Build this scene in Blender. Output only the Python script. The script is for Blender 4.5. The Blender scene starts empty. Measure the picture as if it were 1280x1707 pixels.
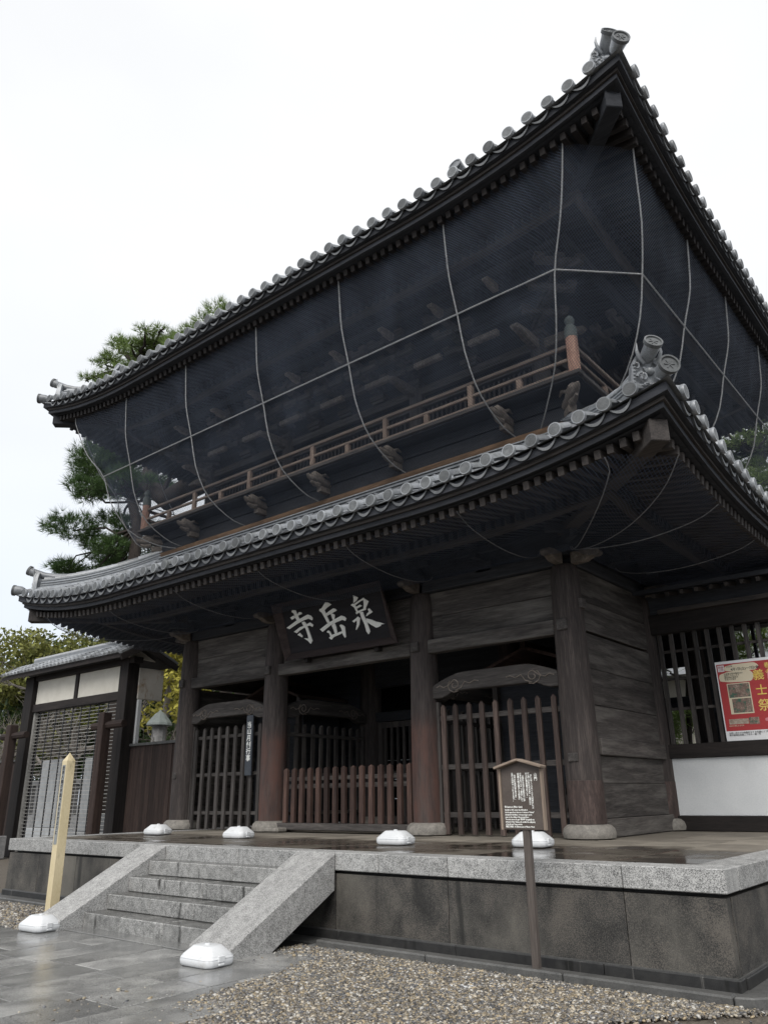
import bpy, bmesh, math, random
import numpy as np
from mathutils import Vector, Matrix, Euler
random.seed(11); np.random.seed(11)
R = math.radians
S = bpy.context.scene
COL = S.collection

# ------------------------------------------------------------------ camera
cam_d = bpy.data.cameras.new("camera"); cam = bpy.data.objects.new("camera", cam_d); COL.objects.link(cam)
yaw, pit, rol = R(39.09), R(20.297), R(-0.795)
Fv = Vector((-math.sin(yaw)*math.cos(pit), math.cos(yaw)*math.cos(pit), math.sin(pit)))
rt = Vector((math.cos(yaw), math.sin(yaw), 0)); up = rt.cross(Fv)
RT = rt*math.cos(rol)+up*math.sin(rol); UP = up*math.cos(rol)-rt*math.sin(rol)
M = Matrix((RT, UP, -Fv)).transposed().to_4x4(); M.translation = Vector((0, 0, 1.55))
cam.matrix_world = M
cam_d.sensor_fit = 'VERTICAL'; cam_d.sensor_height = 24; cam_d.lens = 1283/1707*24
cam_d.clip_start = .1; cam_d.clip_end = 2000
S.camera = cam

# ------------------------------------------------------------------ sky, sun, exposure
W = bpy.data.worlds.new("World"); S.world = W; W.use_nodes = True
nt = W.node_tree; nt.nodes.clear()
def wn(t, **k):
    n = nt.nodes.new(t)
    for a, b in k.items(): setattr(n, a, b)
    return n
SUN_EL, SUN_ROT = R(46), R(152)
out = wn('ShaderNodeOutputWorld'); bg = wn('ShaderNodeBackground')
sky = wn('ShaderNodeTexSky', sky_type='NISHITA', sun_disc=False, sun_elevation=SUN_EL, sun_rotation=SUN_ROT)
tc = wn('ShaderNodeTexCoord'); sx = wn('ShaderNodeSeparateXYZ'); nt.links.new(tc.outputs['Generated'], sx.inputs[0])
rp = wn('ShaderNodeValToRGB'); rp.color_ramp.elements[0].position = 0.0; rp.color_ramp.elements[0].color = (.41, .455, .51, 1)
rp.color_ramp.elements[1].position = .62; rp.color_ramp.elements[1].color = (.555, .56, .565, 1)
e = rp.color_ramp.elements.new(.32); e.color = (.51, .53, .555, 1)
nt.links.new(sx.outputs['Z'], rp.inputs[0])
nz = wn('ShaderNodeTexNoise'); nz.inputs['Scale'].default_value = 1.6; nz.inputs['Detail'].default_value = 4
mp = wn('ShaderNodeMapping'); mp.inputs['Scale'].default_value = (1, 1, 2.2)
nt.links.new(tc.outputs['Generated'], mp.inputs[0]); nt.links.new(mp.outputs[0], nz.inputs['Vector'])
mr = wn('ShaderNodeMapRange'); mr.inputs['From Min'].default_value = .3; mr.inputs['From Max'].default_value = .7
mr.inputs['To Min'].default_value = .93; mr.inputs['To Max'].default_value = 1.05
nt.links.new(nz.outputs['Fac'], mr.inputs['Value'])
vm = wn('ShaderNodeVectorMath', operation='SCALE'); nt.links.new(rp.outputs[0], vm.inputs[0]); nt.links.new(mr.outputs[0], vm.inputs['Scale'])
sk = wn('ShaderNodeVectorMath', operation='SCALE'); sk.inputs['Scale'].default_value = .07; nt.links.new(sky.outputs[0], sk.inputs[0])
mx = wn('ShaderNodeMix', data_type='RGBA'); mx.inputs['Factor'].default_value = .9
nt.links.new(sk.outputs[0], mx.inputs['A']); nt.links.new(vm.outputs[0], mx.inputs['B'])
nt.links.new(mx.outputs['Result'], bg.inputs['Color']); bg.inputs['Strength'].default_value = 1.0
nt.links.new(bg.outputs[0], out.inputs[0])
sd = bpy.data.lights.new("sun", 'SUN'); sd.energy = 1.3; sd.angle = R(40); sd.color = (1, .97, .93)
so = bpy.data.objects.new("sun", sd); COL.objects.link(so)
# light comes from high, behind and to the right of the camera
so.rotation_euler = Vector((-.42, .78, -.92)).to_track_quat('-Z', 'Y').to_euler()
S.view_settings.view_transform = 'Standard'; S.view_settings.look = 'None'
S.view_settings.exposure = 1.0; S.view_settings.gamma = 1; S.view_settings.use_curve_mapping = False
S.cycles.max_bounces = 6; S.cycles.transparent_max_bounces = 24
S.cycles.use_denoising = True

# ------------------------------------------------------------------ materials
MATS = {}
def mat(name, c1, c2, scale=6, stretch=(1, 1, 1), rough=.75, bump=.3, vary=.25, c3=None, fine=60, spec=.4, wear=None,
        rough2=None, island=False, metallic=0, bdist=.01, world=False, speck=None):
    if name in MATS: return MATS[name]
    m = bpy.data.materials.new(name); m.use_nodes = True; t = m.node_tree; N = t.nodes; L = t.links
    b = N['Principled BSDF']; b.inputs['Roughness'].default_value = rough; b.inputs['Specular IOR Level'].default_value = spec
    b.inputs['Metallic'].default_value = metallic
    def n(ty, **k):
        x = N.new(ty)
        for a, v in k.items(): setattr(x, a, v)
        return x
    tcn = n('ShaderNodeTexCoord'); oi = n('ShaderNodeObjectInfo'); g = n('ShaderNodeNewGeometry')
    src = g.outputs['Position'] if world else tcn.outputs['Object']
    mp = n('ShaderNodeMapping'); mp.inputs['Scale'].default_value = stretch; L.new(src, mp.inputs[0])
    w = n('ShaderNodeMath', operation='MULTIPLY'); w.inputs[1].default_value = 37; L.new(oi.outputs['Random'], w.inputs[0])
    a = n('ShaderNodeTexNoise', noise_dimensions='4D'); a.inputs['Scale'].default_value = scale; a.inputs['Detail'].default_value = 6
    a.inputs['Distortion'].default_value = .4
    L.new(mp.outputs[0], a.inputs['Vector']); L.new(w.outputs[0], a.inputs['W'])
    f = n('ShaderNodeTexNoise', noise_dimensions='4D'); f.inputs['Scale'].default_value = fine; f.inputs['Detail'].default_value = 3
    L.new(mp.outputs[0], f.inputs['Vector']); L.new(w.outputs[0], f.inputs['W'])
    r = n('ShaderNodeValToRGB'); r.color_ramp.elements[0].position, r.color_ramp.elements[1].position = (.33, .68) if not speck else (.40, .60)
    r.color_ramp.elements[0].color = (*c1, 1); r.color_ramp.elements[1].color = (*c2, 1)
    if c3: x = r.color_ramp.elements.new(.52 if not speck else .49); x.color = (*c3, 1)
    ad = n('ShaderNodeMath', operation='MULTIPLY_ADD'); ad.inputs[1].default_value = .45 if not speck else speck; L.new(f.outputs['Fac'], ad.inputs[0])
    m2 = n('ShaderNodeMath', operation='MULTIPLY'); m2.inputs[1].default_value = .55 if not speck else 1-speck; L.new(a.outputs['Fac'], m2.inputs[0])
    L.new(m2.outputs[0], ad.inputs[2]); L.new(ad.outputs[0], r.inputs[0])
    sc = n('ShaderNodeMapRange'); sc.inputs['To Min'].default_value = 1-vary; sc.inputs['To Max'].default_value = 1+vary
    L.new(g.outputs['Random Per Island'] if island else oi.outputs['Random'], sc.inputs['Value'])
    vmn = n('ShaderNodeVectorMath', operation='SCALE'); L.new(r.outputs[0], vmn.inputs[0]); L.new(sc.outputs[0], vmn.inputs['Scale'])
    colr = vmn.outputs[0]
    if wear:   # wear = (colour, scale, threshold, softness, stretch)
        wc, ws, wt, wf, wst = wear
        mp2 = n('ShaderNodeMapping'); mp2.inputs['Scale'].default_value = wst; L.new(src, mp2.inputs[0])
        q = n('ShaderNodeTexNoise', noise_dimensions='4D'); q.inputs['Scale'].default_value = ws; q.inputs['Detail'].default_value = 7; q.inputs['Roughness'].default_value = .65
        L.new(mp2.outputs[0], q.inputs['Vector']); L.new(w.outputs[0], q.inputs['W'])
        mr_ = n('ShaderNodeMapRange'); mr_.inputs['From Min'].default_value = wt-wf; mr_.inputs['From Max'].default_value = wt+wf
        L.new(q.outputs['Fac'], mr_.inputs['Value'])
        mm = n('ShaderNodeMix', data_type='RGBA'); L.new(mr_.outputs[0], mm.inputs['Factor']); L.new(colr, mm.inputs['A']); mm.inputs['B'].default_value = (*wc, 1)
        colr = mm.outputs['Result']
        if rough2 is not None:
            mr2 = n('ShaderNodeMapRange'); mr2.inputs['To Min'].default_value = rough; mr2.inputs['To Max'].default_value = rough2
            L.new(mr_.outputs[0], mr2.inputs['Value']); L.new(mr2.outputs[0], b.inputs['Roughness'])
    L.new(colr, b.inputs['Base Color'])
    if bump:
        bm = n('ShaderNodeBump'); bm.inputs['Strength'].default_value = bump; bm.inputs['Distance'].default_value = bdist
        L.new(ad.outputs[0], bm.inputs['Height']); L.new(bm.outputs[0], b.inputs['Normal'])
    MATS[name] = m; return m
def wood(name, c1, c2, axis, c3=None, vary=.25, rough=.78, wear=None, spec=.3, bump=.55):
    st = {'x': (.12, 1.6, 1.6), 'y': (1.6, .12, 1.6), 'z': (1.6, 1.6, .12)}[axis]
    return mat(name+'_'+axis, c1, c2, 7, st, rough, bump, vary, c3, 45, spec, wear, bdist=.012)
def dark(ax): return wood('dark_eave_wood', (.016, .018, .022), (.050, .052, .060), ax)  # bluish cast imitates hazy shade, mixed into the wood colour
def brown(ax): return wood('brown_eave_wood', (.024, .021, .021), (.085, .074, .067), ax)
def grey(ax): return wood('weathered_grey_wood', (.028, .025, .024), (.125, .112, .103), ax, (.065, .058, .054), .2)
def plankm(ax): return wood('weathered_plank', (.028, .024, .023), (.130, .116, .106), ax, (.070, .062, .057), .26, wear=((.165, .152, .138), 3.0, .60, .12, {'x': (.25, 2.2, 2.2), 'y': (2.2, .25, 2.2), 'z': (2.2, 2.2, .25)}[ax]), bump=.8)
def red(ax): return wood('reddish_picket_wood', (.026, .016, .014), (.125, .070, .053), ax, (.062, .038, .031), .55)
def black(ax): return wood('black_stained_wood', (.008, .007, .007), (.030, .024, .022), ax)
def fenceb(ax): return wood('brown_board_wood', (.016, .010, .009), (.060, .040, .033), ax, None, .35)
def railw(ax): return wood('pale_rail_wood', (.085, .066, .055), (.27, .21, .17), ax, None, .25)
def column_plain(): return wood('plain_column_wood', (.022, .018, .017), (.098, .080, .072), 'z', (.050, .041, .038), .1)
def column_mat():
    # weathered column with a remnant of reddish paint low down
    m = mat('column_wood_z', (.022, .018, .017), (.098, .080, .072), 6, (1.6, 1.6, .12), .75, .5, .1, (.060, .049, .046), 40, .3,
            ((.105, .055, .044), 2.6, .48, .14, (1.6, 1.6, .35)), bdist=.012)
    t = m.node_tree; mm = [x for x in t.nodes if x.type == 'MIX'][0]; f = mm.inputs['Factor'].links[0].from_socket
    tcn = [x for x in t.nodes if x.type == 'TEX_COORD'][0]; s = t.nodes.new('ShaderNodeSeparateXYZ'); t.links.new(tcn.outputs['Object'], s.inputs[0])
    a = t.nodes.new('ShaderNodeMapRange'); a.inputs['From Min'].default_value = 1.95; a.inputs['From Max'].default_value = 1.5; t.links.new(s.outputs['Z'], a.inputs['Value'])
    b2 = t.nodes.new('ShaderNodeMapRange'); b2.inputs['To Min'].default_value = .05; b2.inputs['To Max'].default_value = 1.0; t.links.new(a.outputs[0], b2.inputs['Value'])
    p = t.nodes.new('ShaderNodeMath'); p.operation = 'MULTIPLY'; t.links.new(f, p.inputs[0]); t.links.new(b2.outputs[0], p.inputs[1]); t.links.new(p.outputs[0], mm.inputs['Factor'])
    return m
TILE = mat('smoked_roof_tile', (.13, .14, .155), (.36, .375, .39), 5, (1, 1, 1), .36, .15, .42, None, 70, .6, ((.10, .105, .095), 5, .62, .12, (1, 1, 1)))
TILEI = mat('smoked_roof_tile_rows', (.15, .16, .175), (.37, .385, .40), 5, (1, 1, 1), .36, .12, .35, None, 70, .55, island=True)
TDISC = mat('tile_end_disc', (.055, .058, .06), (.165, .172, .175), 9, (1, 1, 1), .6, .2, .35, None, 90, .4)
GRAN = mat('speckled_granite', (.09, .09, .088), (.48, .475, .46), 12, (1, 1, 1), .62, .15, .12, (.29, .288, .28), 130, .4, ((.12, .118, .11), 2.2, .64, .06, (1, 1, 1)), speck=.78)
GRANL = mat('pale_granite_face', (.12, .12, .117), (.48, .475, .46), 12, (1, 1, 1), .6, .15, .08, (.285, .28, .272), 130, .4, speck=.78)
GRISE = mat('streaked_granite_riser', (.075, .075, .073), (.40, .395, .38), 12, (1, 1, 1), .6, .15, .12, (.215, .213, .205), 130, .4,
            ((.045, .044, .041), 3.2, .635, .04, (2.4, 1, .45)), speck=.75)
BODY = mat('stained_granite_wall', (.012, .011, .010), (.105, .093, .079), 3, (1, 1, 1), .6, .2, .15, (.040, .038, .035), 120, .45,
           ((.16, .148, .126), .75, .62, .15, (1.3, 1.3, .6)), world=True, speck=.6)
PLINTH = mat('dark_wet_plinth', (.014, .014, .015), (.045, .044, .042), 10, (1, 1, 1), .35, .15, .2, None, 150, .5, ((.16, .155, .145), 3.0, .70, .02, (5, 5, .4)), world=True)
WETTOP = mat('wet_podium_stone', (.065, .055, .044), (.165, .145, .118), 3, (1, 1, 1), .42, .06, .18, None, 120, .5,
             ((.040, .032, .025), .55, .5, .07, (1, 1, 1)), rough2=.09, world=True)
PAVE = mat('wet_paving_granite', (.11, .11, .107), (.40, .395, .375), 3, (1, 1, 1), .22, .12, .30, (.23, .228, .22), 130, .5,
           ((.14, .14, .137), .9, .54, .08, (1, 1, 1)), rough2=.08, speck=.6)
MORT = mat('dark_joint_mortar', (.012, .012, .012), (.03, .029, .027), 20, rough=.7)
CONC = mat('wet_concrete', (.045, .045, .044), (.12, .118, .112), 5, (1, 1, 1), .45, .15, .1, None, 90, .5)
GRAVB = mat('gravel_bed', (.045, .038, .030), (.17, .145, .115), 45, (1, 1, 1), .7, .6, 0, None, 160, .4)
SAND = mat('sandy_ground', (.12, .098, .072), (.24, .20, .15), 14, (1, 1, 1), .75, .3, 0, None, 160, .3, ((.040, .035, .030), .9, .47, .06, (1, 1, 1)), rough2=.25, world=True)
WHITEP = mat('white_plastic', (.62, .63, .635), (.70, .71, .72), 6, rough=.32, bump=.03, vary=.03, wear=((.48, .475, .46), 9, .66, .12, (1, 1, 1)))
PLAST = mat('white_plaster', (.60, .615, .62), (.74, .75, .75), 2, rough=.85, bump=.05, vary=.02, wear=((.50, .50, .485), 3, .70, .12, (1, 1, .35)))
CREAM = mat('cream_plaster', (.56, .53, .46), (.68, .65, .58), 3, rough=.85, bump=.05, vary=.05)
STAINP = mat('rust_stained_plaster', (.50, .47, .42), (.62, .59, .54), 3, rough=.85, bump=.05, vary=.02, wear=((.36, .26, .17), 3.5, .60, .05, (1.2, 1.2, .6)))
PALEY = mat('pale_yellow_paint', (.54, .45, .27), (.68, .58, .38), 5, (1, 1, .4), .5, .1, .05, wear=((.30, .25, .15), 6, .64, .06, (1, 1, .3)))
STRIP = mat('grey_plate', (.20, .21, .21), (.30, .31, .31), 8, rough=.4, bump=.05)
METAL = mat('painted_metal_bar', (.20, .195, .18), (.36, .35, .33), 8, rough=.45, bump=.05, vary=.15)
DMETAL = mat('dark_metal_bar', (.02, .02, .022), (.05, .05, .05), 8, rough=.5, bump=.05)
ROPE = mat('pale_rope', (.13, .135, .14), (.31, .31, .31), 60, rough=.85, bump=.4, vary=.1)
ROPED = mat('dark_rope', (.10, .10, .11), (.24, .24, .24), 60, rough=.85, bump=.4, vary=.1)
CARVE = mat('pale_carved_wood', (.085, .07, .058), (.25, .215, .185), 14, (1, 1, 1), .8, .4, .2, (.15, .128, .11), 60, .3)
BROWNSTRIP = wood('orange_brown_board', (.06, .036, .022), (.22, .135, .080), 'x', (.12, .075, .047))
WHITE = mat('white_lettering_paint', (.80, .80, .76), (.90, .90, .87), 40, rough=.6, bump=0, vary=0, c3=(.87, .87, .83))
INK = mat('black_ink', (.02, .02, .02), (.04, .04, .04), 40, rough=.6, bump=0, vary=0)
PLQ = wood('plaque_black_wood', (.008, .008, .010), (.022, .020, .023), 'x', None, .1)
SIGNB = mat('brown_sign_paint', (.070, .055, .047), (.105, .085, .073), 8, rough=.55, bump=.08, vary=0)
PRED = mat('poster_red', (.36, .028, .030), (.46, .045, .045), 2, rough=.35, bump=0, vary=0)
PCREAM = mat('poster_cream', (.66, .57, .40), (.74, .66, .50), 3, rough=.35, bump=0, vary=0)
PYEL = mat('poster_gold', (.75, .50, .06), (.85, .66, .22), 3, rough=.35, bump=0, vary=0)
PWHITE = mat('poster_white', (.76, .76, .77), (.82, .82, .82), 3, rough=.35, bump=0, vary=0)
PPINK = mat('poster_pink', (.60, .18, .20), (.66, .25, .27), 3, rough=.35, bump=0, vary=0)
PPIC = mat('poster_picture_print', (.10, .07, .06), (.50, .44, .36), 9, rough=.35, bump=0, vary=.1, c3=(.26, .17, .13), wear=((.05, .12, .08), 14, .56, .05, (1, 1, 1)))
PPIC2 = mat('poster_picture_beige', (.22, .16, .12), (.50, .42, .34), 22, rough=.35, bump=0, vary=.1)
BARK = mat('pine_bark', (.016, .013, .012), (.07, .058, .05), 6, (1, 1, .4), .9, .8, .1, None, 40, .2)
BARKG = mat('grey_bark', (.09, .08, .07), (.25, .225, .20), 6, (1, 1, .4), .9, .5, .1, None, 40, .2)
STONE = mat('grey_stone', (.14, .14, .14), (.34, .335, .33), 8, rough=.75, bump=.2, vary=.15, fine=90)
COPPER = mat('green_copper_roof', (.13, .15, .145), (.24, .27, .26), 6, rough=.6, bump=.1, vary=.1)
RAILP = mat('tan_rail_post', (.14, .10, .08), (.34, .265, .21), 12, (1.5, 1.5, .3), .8, .3, .2, (.23, .17, .135), 60, .3)
def picket_brown(ax): return wood('brown_picket_wood', (.032, .024, .022), (.145, .105, .088), ax, (.078, .056, .048), .4)
BASEST = mat('column_base_stone', (.12, .112, .10), (.33, .305, .27), 14, (1, 1, 1), .75, .3, .12, None, 120, .3)
GIB = mat('weathered_bronze_cap', (.05, .062, .058), (.13, .15, .14), 10, rough=.55, bump=.1, vary=.1)
ORPOST = mat('orange_worn_post', (.20, .115, .085), (.48, .33, .25), 12, (1.5, 1.5, .3), .75, .3, .1, (.34, .20, .15), 60, .3)
def leafmat(name, c1, c2, c3):
    m = mat(name, c1, c2, 1.1, (1, 1, 1), .6, 0, .45, c3, 9, .3, island=True)
    b = m.node_tree.nodes['Principled BSDF']
    t = m.node_tree; tr = t.nodes.new('ShaderNodeBsdfTranslucent'); ms = t.nodes.new('ShaderNodeMixShader'); ms.inputs[0].default_value = .25
    src = b.inputs['Base Color'].links[0].from_socket
    t.links.new(src, tr.inputs[0]); o = [x for x in t.nodes if x.type == 'OUTPUT_MATERIAL'][0]
    t.links.new(b.outputs[0], ms.inputs[1]); t.links.new(tr.outputs[0], ms.inputs[2]); t.links.new(ms.outputs[0], o.inputs[0])
    return m
NEEDLE = leafmat('pine_needles', (.026, .050, .016), (.11, .175, .050), (.060, .108, .032))
NEEDLEL = leafmat('pine_needles_light', (.08, .12, .035), (.28, .36, .11), (.17, .24, .07))
LEAFY = leafmat('yellow_green_leaves', (.09, .11, .03), (.30, .29, .07), (.18, .185, .05))
LEAFG = leafmat('green_leaves', (.022, .042, .015), (.10, .13, .04), (.05, .08, .025))
def netmat(name, col, half, pitch=.045, dust=(.3, 1.5)):
    m = bpy.data.materials.new(name); m.use_nodes = True; t = m.node_tree; N = t.nodes; L = t.links
    b = N['Principled BSDF']; b.inputs['Base Color'].default_value = (*col, 1); b.inputs['Roughness'].default_value = .8
    uv = N.new('ShaderNodeTexCoord'); mp = N.new('ShaderNodeMapping'); mp.inputs['Rotation'].default_value = (0, 0, R(45))
    mp.inputs['Scale'].default_value = (1/pitch,)*3; L.new(uv.outputs['UV'], mp.inputs[0])
    s = N.new('ShaderNodeSeparateXYZ'); L.new(mp.outputs[0], s.inputs[0]); v = []
    # the net gathers in soft folds, so its density varies
    nz_ = N.new('ShaderNodeTexNoise'); nz_.inputs['Scale'].default_value = .9; nz_.inputs['Detail'].default_value = 5; nz_.inputs['Distortion'].default_value = 1.2
    mq = N.new('ShaderNodeMapping'); mq.inputs['Scale'].default_value = (1.6, .7, 1); mq.inputs['Rotation'].default_value = (0, 0, .5); L.new(uv.outputs['UV'], mq.inputs[0]); L.new(mq.outputs[0], nz_.inputs['Vector'])
    hw = N.new('ShaderNodeMapRange'); hw.inputs['From Min'].default_value = .3; hw.inputs['From Max'].default_value = .7; hw.inputs['To Min'].default_value = half*.75; hw.inputs['To Max'].default_value = half*1.35; L.new(nz_.outputs['Fac'], hw.inputs['Value'])
    for ax in 'XY':
        f = N.new('ShaderNodeMath'); f.operation = 'FRACT'; L.new(s.outputs[ax], f.inputs[0])
        a = N.new('ShaderNodeMath'); a.operation = 'SUBTRACT'; a.inputs[1].default_value = .5; L.new(f.outputs[0], a.inputs[0])
        c = N.new('ShaderNodeMath'); c.operation = 'ABSOLUTE'; L.new(a.outputs[0], c.inputs[0])
        l = N.new('ShaderNodeMath'); l.operation = 'LESS_THAN'; L.new(c.outputs[0], l.inputs[0]); L.new(hw.outputs[0], l.inputs[1]); v.append(l)
    mxm = N.new('ShaderNodeMath'); mxm.operation = 'MAXIMUM'; L.new(v[0].outputs[0], mxm.inputs[0]); L.new(v[1].outputs[0], mxm.inputs[1])
    tr = N.new('ShaderNodeBsdfTransparent'); ms = N.new('ShaderNodeMixShader')
    L.new(mxm.outputs[0], ms.inputs[0]); L.new(tr.outputs[0], ms.inputs[1]); L.new(b.outputs[0], ms.inputs[2])
    L.new(ms.outputs[0], N['Material Output'].inputs[0]); return m
NETM = netmat('bird_net_mesh', (.058, .073, .105), .065, .034)
NETL = netmat('lower_bird_net_mesh', (.06, .08, .125), .06, .036)

# the podium is wet where rain reaches it and dry and pale further in
def dry_zone(m):
    t = m.node_tree; b = t.nodes['Principled BSDF']; g = t.nodes.new('ShaderNodeNewGeometry'); s = t.nodes.new('ShaderNodeSeparateXYZ'); t.links.new(g.outputs['Position'], s.inputs[0])
    n = t.nodes.new('ShaderNodeTexNoise'); n.inputs['Scale'].default_value = 1.1; n.inputs['Detail'].default_value = 6; t.links.new(g.outputs['Position'], n.inputs['Vector'])
    a = t.nodes.new('ShaderNodeMath'); a.operation = 'MULTIPLY_ADD'; a.inputs[1].default_value = 2.2; t.links.new(n.outputs['Fac'], a.inputs[0]); t.links.new(s.outputs['Y'], a.inputs[2])
    r = t.nodes.new('ShaderNodeMapRange'); r.inputs['From Min'].default_value = 10.75; r.inputs['From Max'].default_value = 11.3; t.links.new(a.outputs[0], r.inputs['Value'])
    mx_ = t.nodes.new('ShaderNodeMix'); mx_.data_type = 'RGBA'; src = b.inputs['Base Color'].links[0].from_socket; t.links.new(r.outputs[0], mx_.inputs['Factor']); t.links.new(src, mx_.inputs['A'])
    sc = t.nodes.new('ShaderNodeVectorMath'); sc.operation = 'MULTIPLY_ADD'; sc.inputs[1].default_value = (1.1, 1.1, 1.1); sc.inputs[2].default_value = (.11, .10, .082); t.links.new(src, sc.inputs[0]); t.links.new(sc.outputs[0], mx_.inputs['B'])
    t.links.new(mx_.outputs['Result'], b.inputs['Base Color'])
    rs = b.inputs['Roughness'].links[0].from_socket; m2 = t.nodes.new('ShaderNodeMix'); t.links.new(r.outputs[0], m2.inputs['Factor']); t.links.new(rs, m2.inputs['A']); m2.inputs['B'].default_value = .8; t.links.new(m2.outputs['Result'], b.inputs['Roughness'])
dry_zone(WETTOP)
# lime and water marks running down the facing slabs
def streaks(m, colr, thr, freq):
    t = m.node_tree; b = t.nodes['Principled BSDF']; g = t.nodes.new('ShaderNodeNewGeometry'); src = b.inputs['Base Color'].links[0].from_socket
    for (c_, th, fx, fz, sc_) in ((colr, thr, freq, .35, 1.0), ((.010, .010, .009), .60, freq*.45, .5, 1.0)):
        mp = t.nodes.new('ShaderNodeMapping'); mp.inputs['Scale'].default_value = (fx, fx, fz); t.links.new(g.outputs['Position'], mp.inputs[0])
        n = t.nodes.new('ShaderNodeTexNoise'); n.inputs['Scale'].default_value = 1.0; n.inputs['Detail'].default_value = 4; t.links.new(mp.outputs[0], n.inputs['Vector'])
        r = t.nodes.new('ShaderNodeMapRange'); r.inputs['From Min'].default_value = th; r.inputs['From Max'].default_value = th+.07; r.inputs['To Max'].default_value = .75; t.links.new(n.outputs['Fac'], r.inputs['Value'])
        mx_ = t.nodes.new('ShaderNodeMix'); mx_.data_type = 'RGBA'; t.links.new(r.outputs[0], mx_.inputs['Factor']); t.links.new(src, mx_.inputs['A']); mx_.inputs['B'].default_value = (*c_, 1); src = mx_.outputs['Result']
    t.links.new(src, b.inputs['Base Color'])
streaks(BODY, (.16, .15, .135), .66, 9.)
streaks(PLINTH, (.20, .19, .175), .66, 14.)
TREAD = mat('wet_granite_tread', (.05, .05, .048), (.26, .255, .245), 8, (1, 1, 1), .3, .1, .1, (.13, .128, .122), 130, .5, ((.06, .058, .054), 2.0, .52, .1, (1, 1, 1)), rough2=.12, speck=.6)

# ------------------------------------------------------------------ building helpers
WL = {}          # world location of every object made here
class MB:
    def __init__(s): s.v = []; s.f = []; s.m = []; s.mi = 0
    def quadmesh(s, v, f):
        o = len(s.v); s.v += [tuple(p) for p in v]; s.f += [tuple(i+o for i in q) for q in f]; s.m += [s.mi]*len(f)
    def box(s, x0, x1, y0, y1, z0, z1):
        if x0 > x1: x0, x1 = x1, x0
        if y0 > y1: y0, y1 = y1, y0
        if z0 > z1: z0, z1 = z1, z0
        s.quadmesh([(x0, y0, z0), (x1, y0, z0), (x1, y1, z0), (x0, y1, z0), (x0, y0, z1), (x1, y0, z1), (x1, y1, z1), (x0, y1, z1)],
                   [(0, 3, 2, 1), (4, 5, 6, 7), (0, 1, 5, 4), (1, 2, 6, 5), (2, 3, 7, 6), (3, 0, 4, 7)])
        return s
    def bar(s, a, b, w, h, upv=(0, 0, 1)):     # rectangular bar a->b, w sideways, h along up
        a, b = Vector(a), Vector(b); d = (b-a).normalized(); sd_ = d.cross(Vector(upv)).normalized(); u = sd_.cross(d)
        v = []
        for p in (a, b):
            for q in ((-1, -1), (1, -1), (1, 1), (-1, 1)): v.append(p+sd_*q[0]*w/2+u*q[1]*h/2)
        s.quadmesh(v, [(0, 1, 2, 3), (7, 6, 5, 4), (0, 4, 5, 1), (1, 5, 6, 2), (2, 6, 7, 3), (3, 7, 4, 0)]); return s
    def tube(s, pts, r, n=8, cap=True, half=False):
        pts = [Vector(p) for p in pts]; rs = r if isinstance(r, (list, tuple)) else [r]*len(pts); o = len(s.v); a0 = None
        for i, p in enumerate(pts):
            d = (pts[min(i+1, len(pts)-1)]-pts[max(i-1, 0)]).normalized()
            if a0 is None: a0 = d.orthogonal().normalized() if not half else d.cross(Vector((0, 0, 1))).normalized()
            x = (a0-d*a0.dot(d)).normalized(); y = x.cross(d) if half else d.cross(x)
            if half and y.z < 0: y = -y
            k = n+1 if half else n
            for j in range(k):
                t = (math.pi if half else 2*math.pi)*j/n; s.v.append(tuple(p+x*math.cos(t)*rs[i]+y*math.sin(t)*rs[i]))
        k = n+1 if half else n; nf = 0
        for i in range(len(pts)-1):
            for j in range(n):
                j2 = j+1 if half else (j+1) % n
                s.f.append((o+i*k+j, o+i*k+j2, o+(i+1)*k+j2, o+(i+1)*k+j)); s.m.append(s.mi)
        if cap:
            s.f.append(tuple(o+j for j in range(k))); s.f.append(tuple(o+(len(pts)-1)*k+j for j in range(k-1, -1, -1))); s.m += [s.mi]*2
        return s
    def lathe(s, prof, c=(0, 0, 0), n=20, axis='z', cap=True):
        o = len(s.v)
        for r_, z in prof:
            for j in range(n):
                t = 2*math.pi*j/n; a, b = r_*math.cos(t), r_*math.sin(t)
                p = (a, b, z) if axis == 'z' else (a, -z, b)      # axis 'y': profile runs toward -Y
                s.v.append((p[0]+c[0], p[1]+c[1], p[2]+c[2]))
        for i in range(len(prof)-1):
            for j in range(n): s.f.append((o+i*n+j, o+i*n+(j+1) % n, o+(i+1)*n+(j+1) % n, o+(i+1)*n+j)); s.m.append(s.mi)
        if cap: s.f.append(tuple(o+j for j in range(n-1, -1, -1))); s.f.append(tuple(o+(len(prof)-1)*n+j for j in range(n))); s.m += [s.mi]*2
        return s
    def prism(s, poly, org, U, V, Nn, t0, t1):    # polygon in the plane (U,V), extruded along Nn
        org, U, V, Nn = map(Vector, (org, U, V, Nn)); k = len(poly)
        v = [org+U*a+V*b+Nn*t0 for a, b in poly]+[org+U*a+V*b+Nn*t1 for a, b in poly]
        s.quadmesh(v, [tuple(range(k))[::-1], tuple(range(k, 2*k))]+[(i, (i+1) % k, k+(i+1) % k, k+i) for i in range(k)]); return s
def empty(name, loc, label=None, cat=None, group=None, kind=None):
    o = bpy.data.objects.new(name, None); COL.objects.link(o); o.location = loc; o.empty_display_size = .2
    WL[o.name] = Vector(loc); tag(o, label, cat, group, kind); return o
def tag(o, label=None, cat=None, group=None, kind=None):
    if label: o['label'] = label
    if cat: o['category'] = cat
    if group: o['group'] = group
    if kind: o['kind'] = kind
    return o
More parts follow.
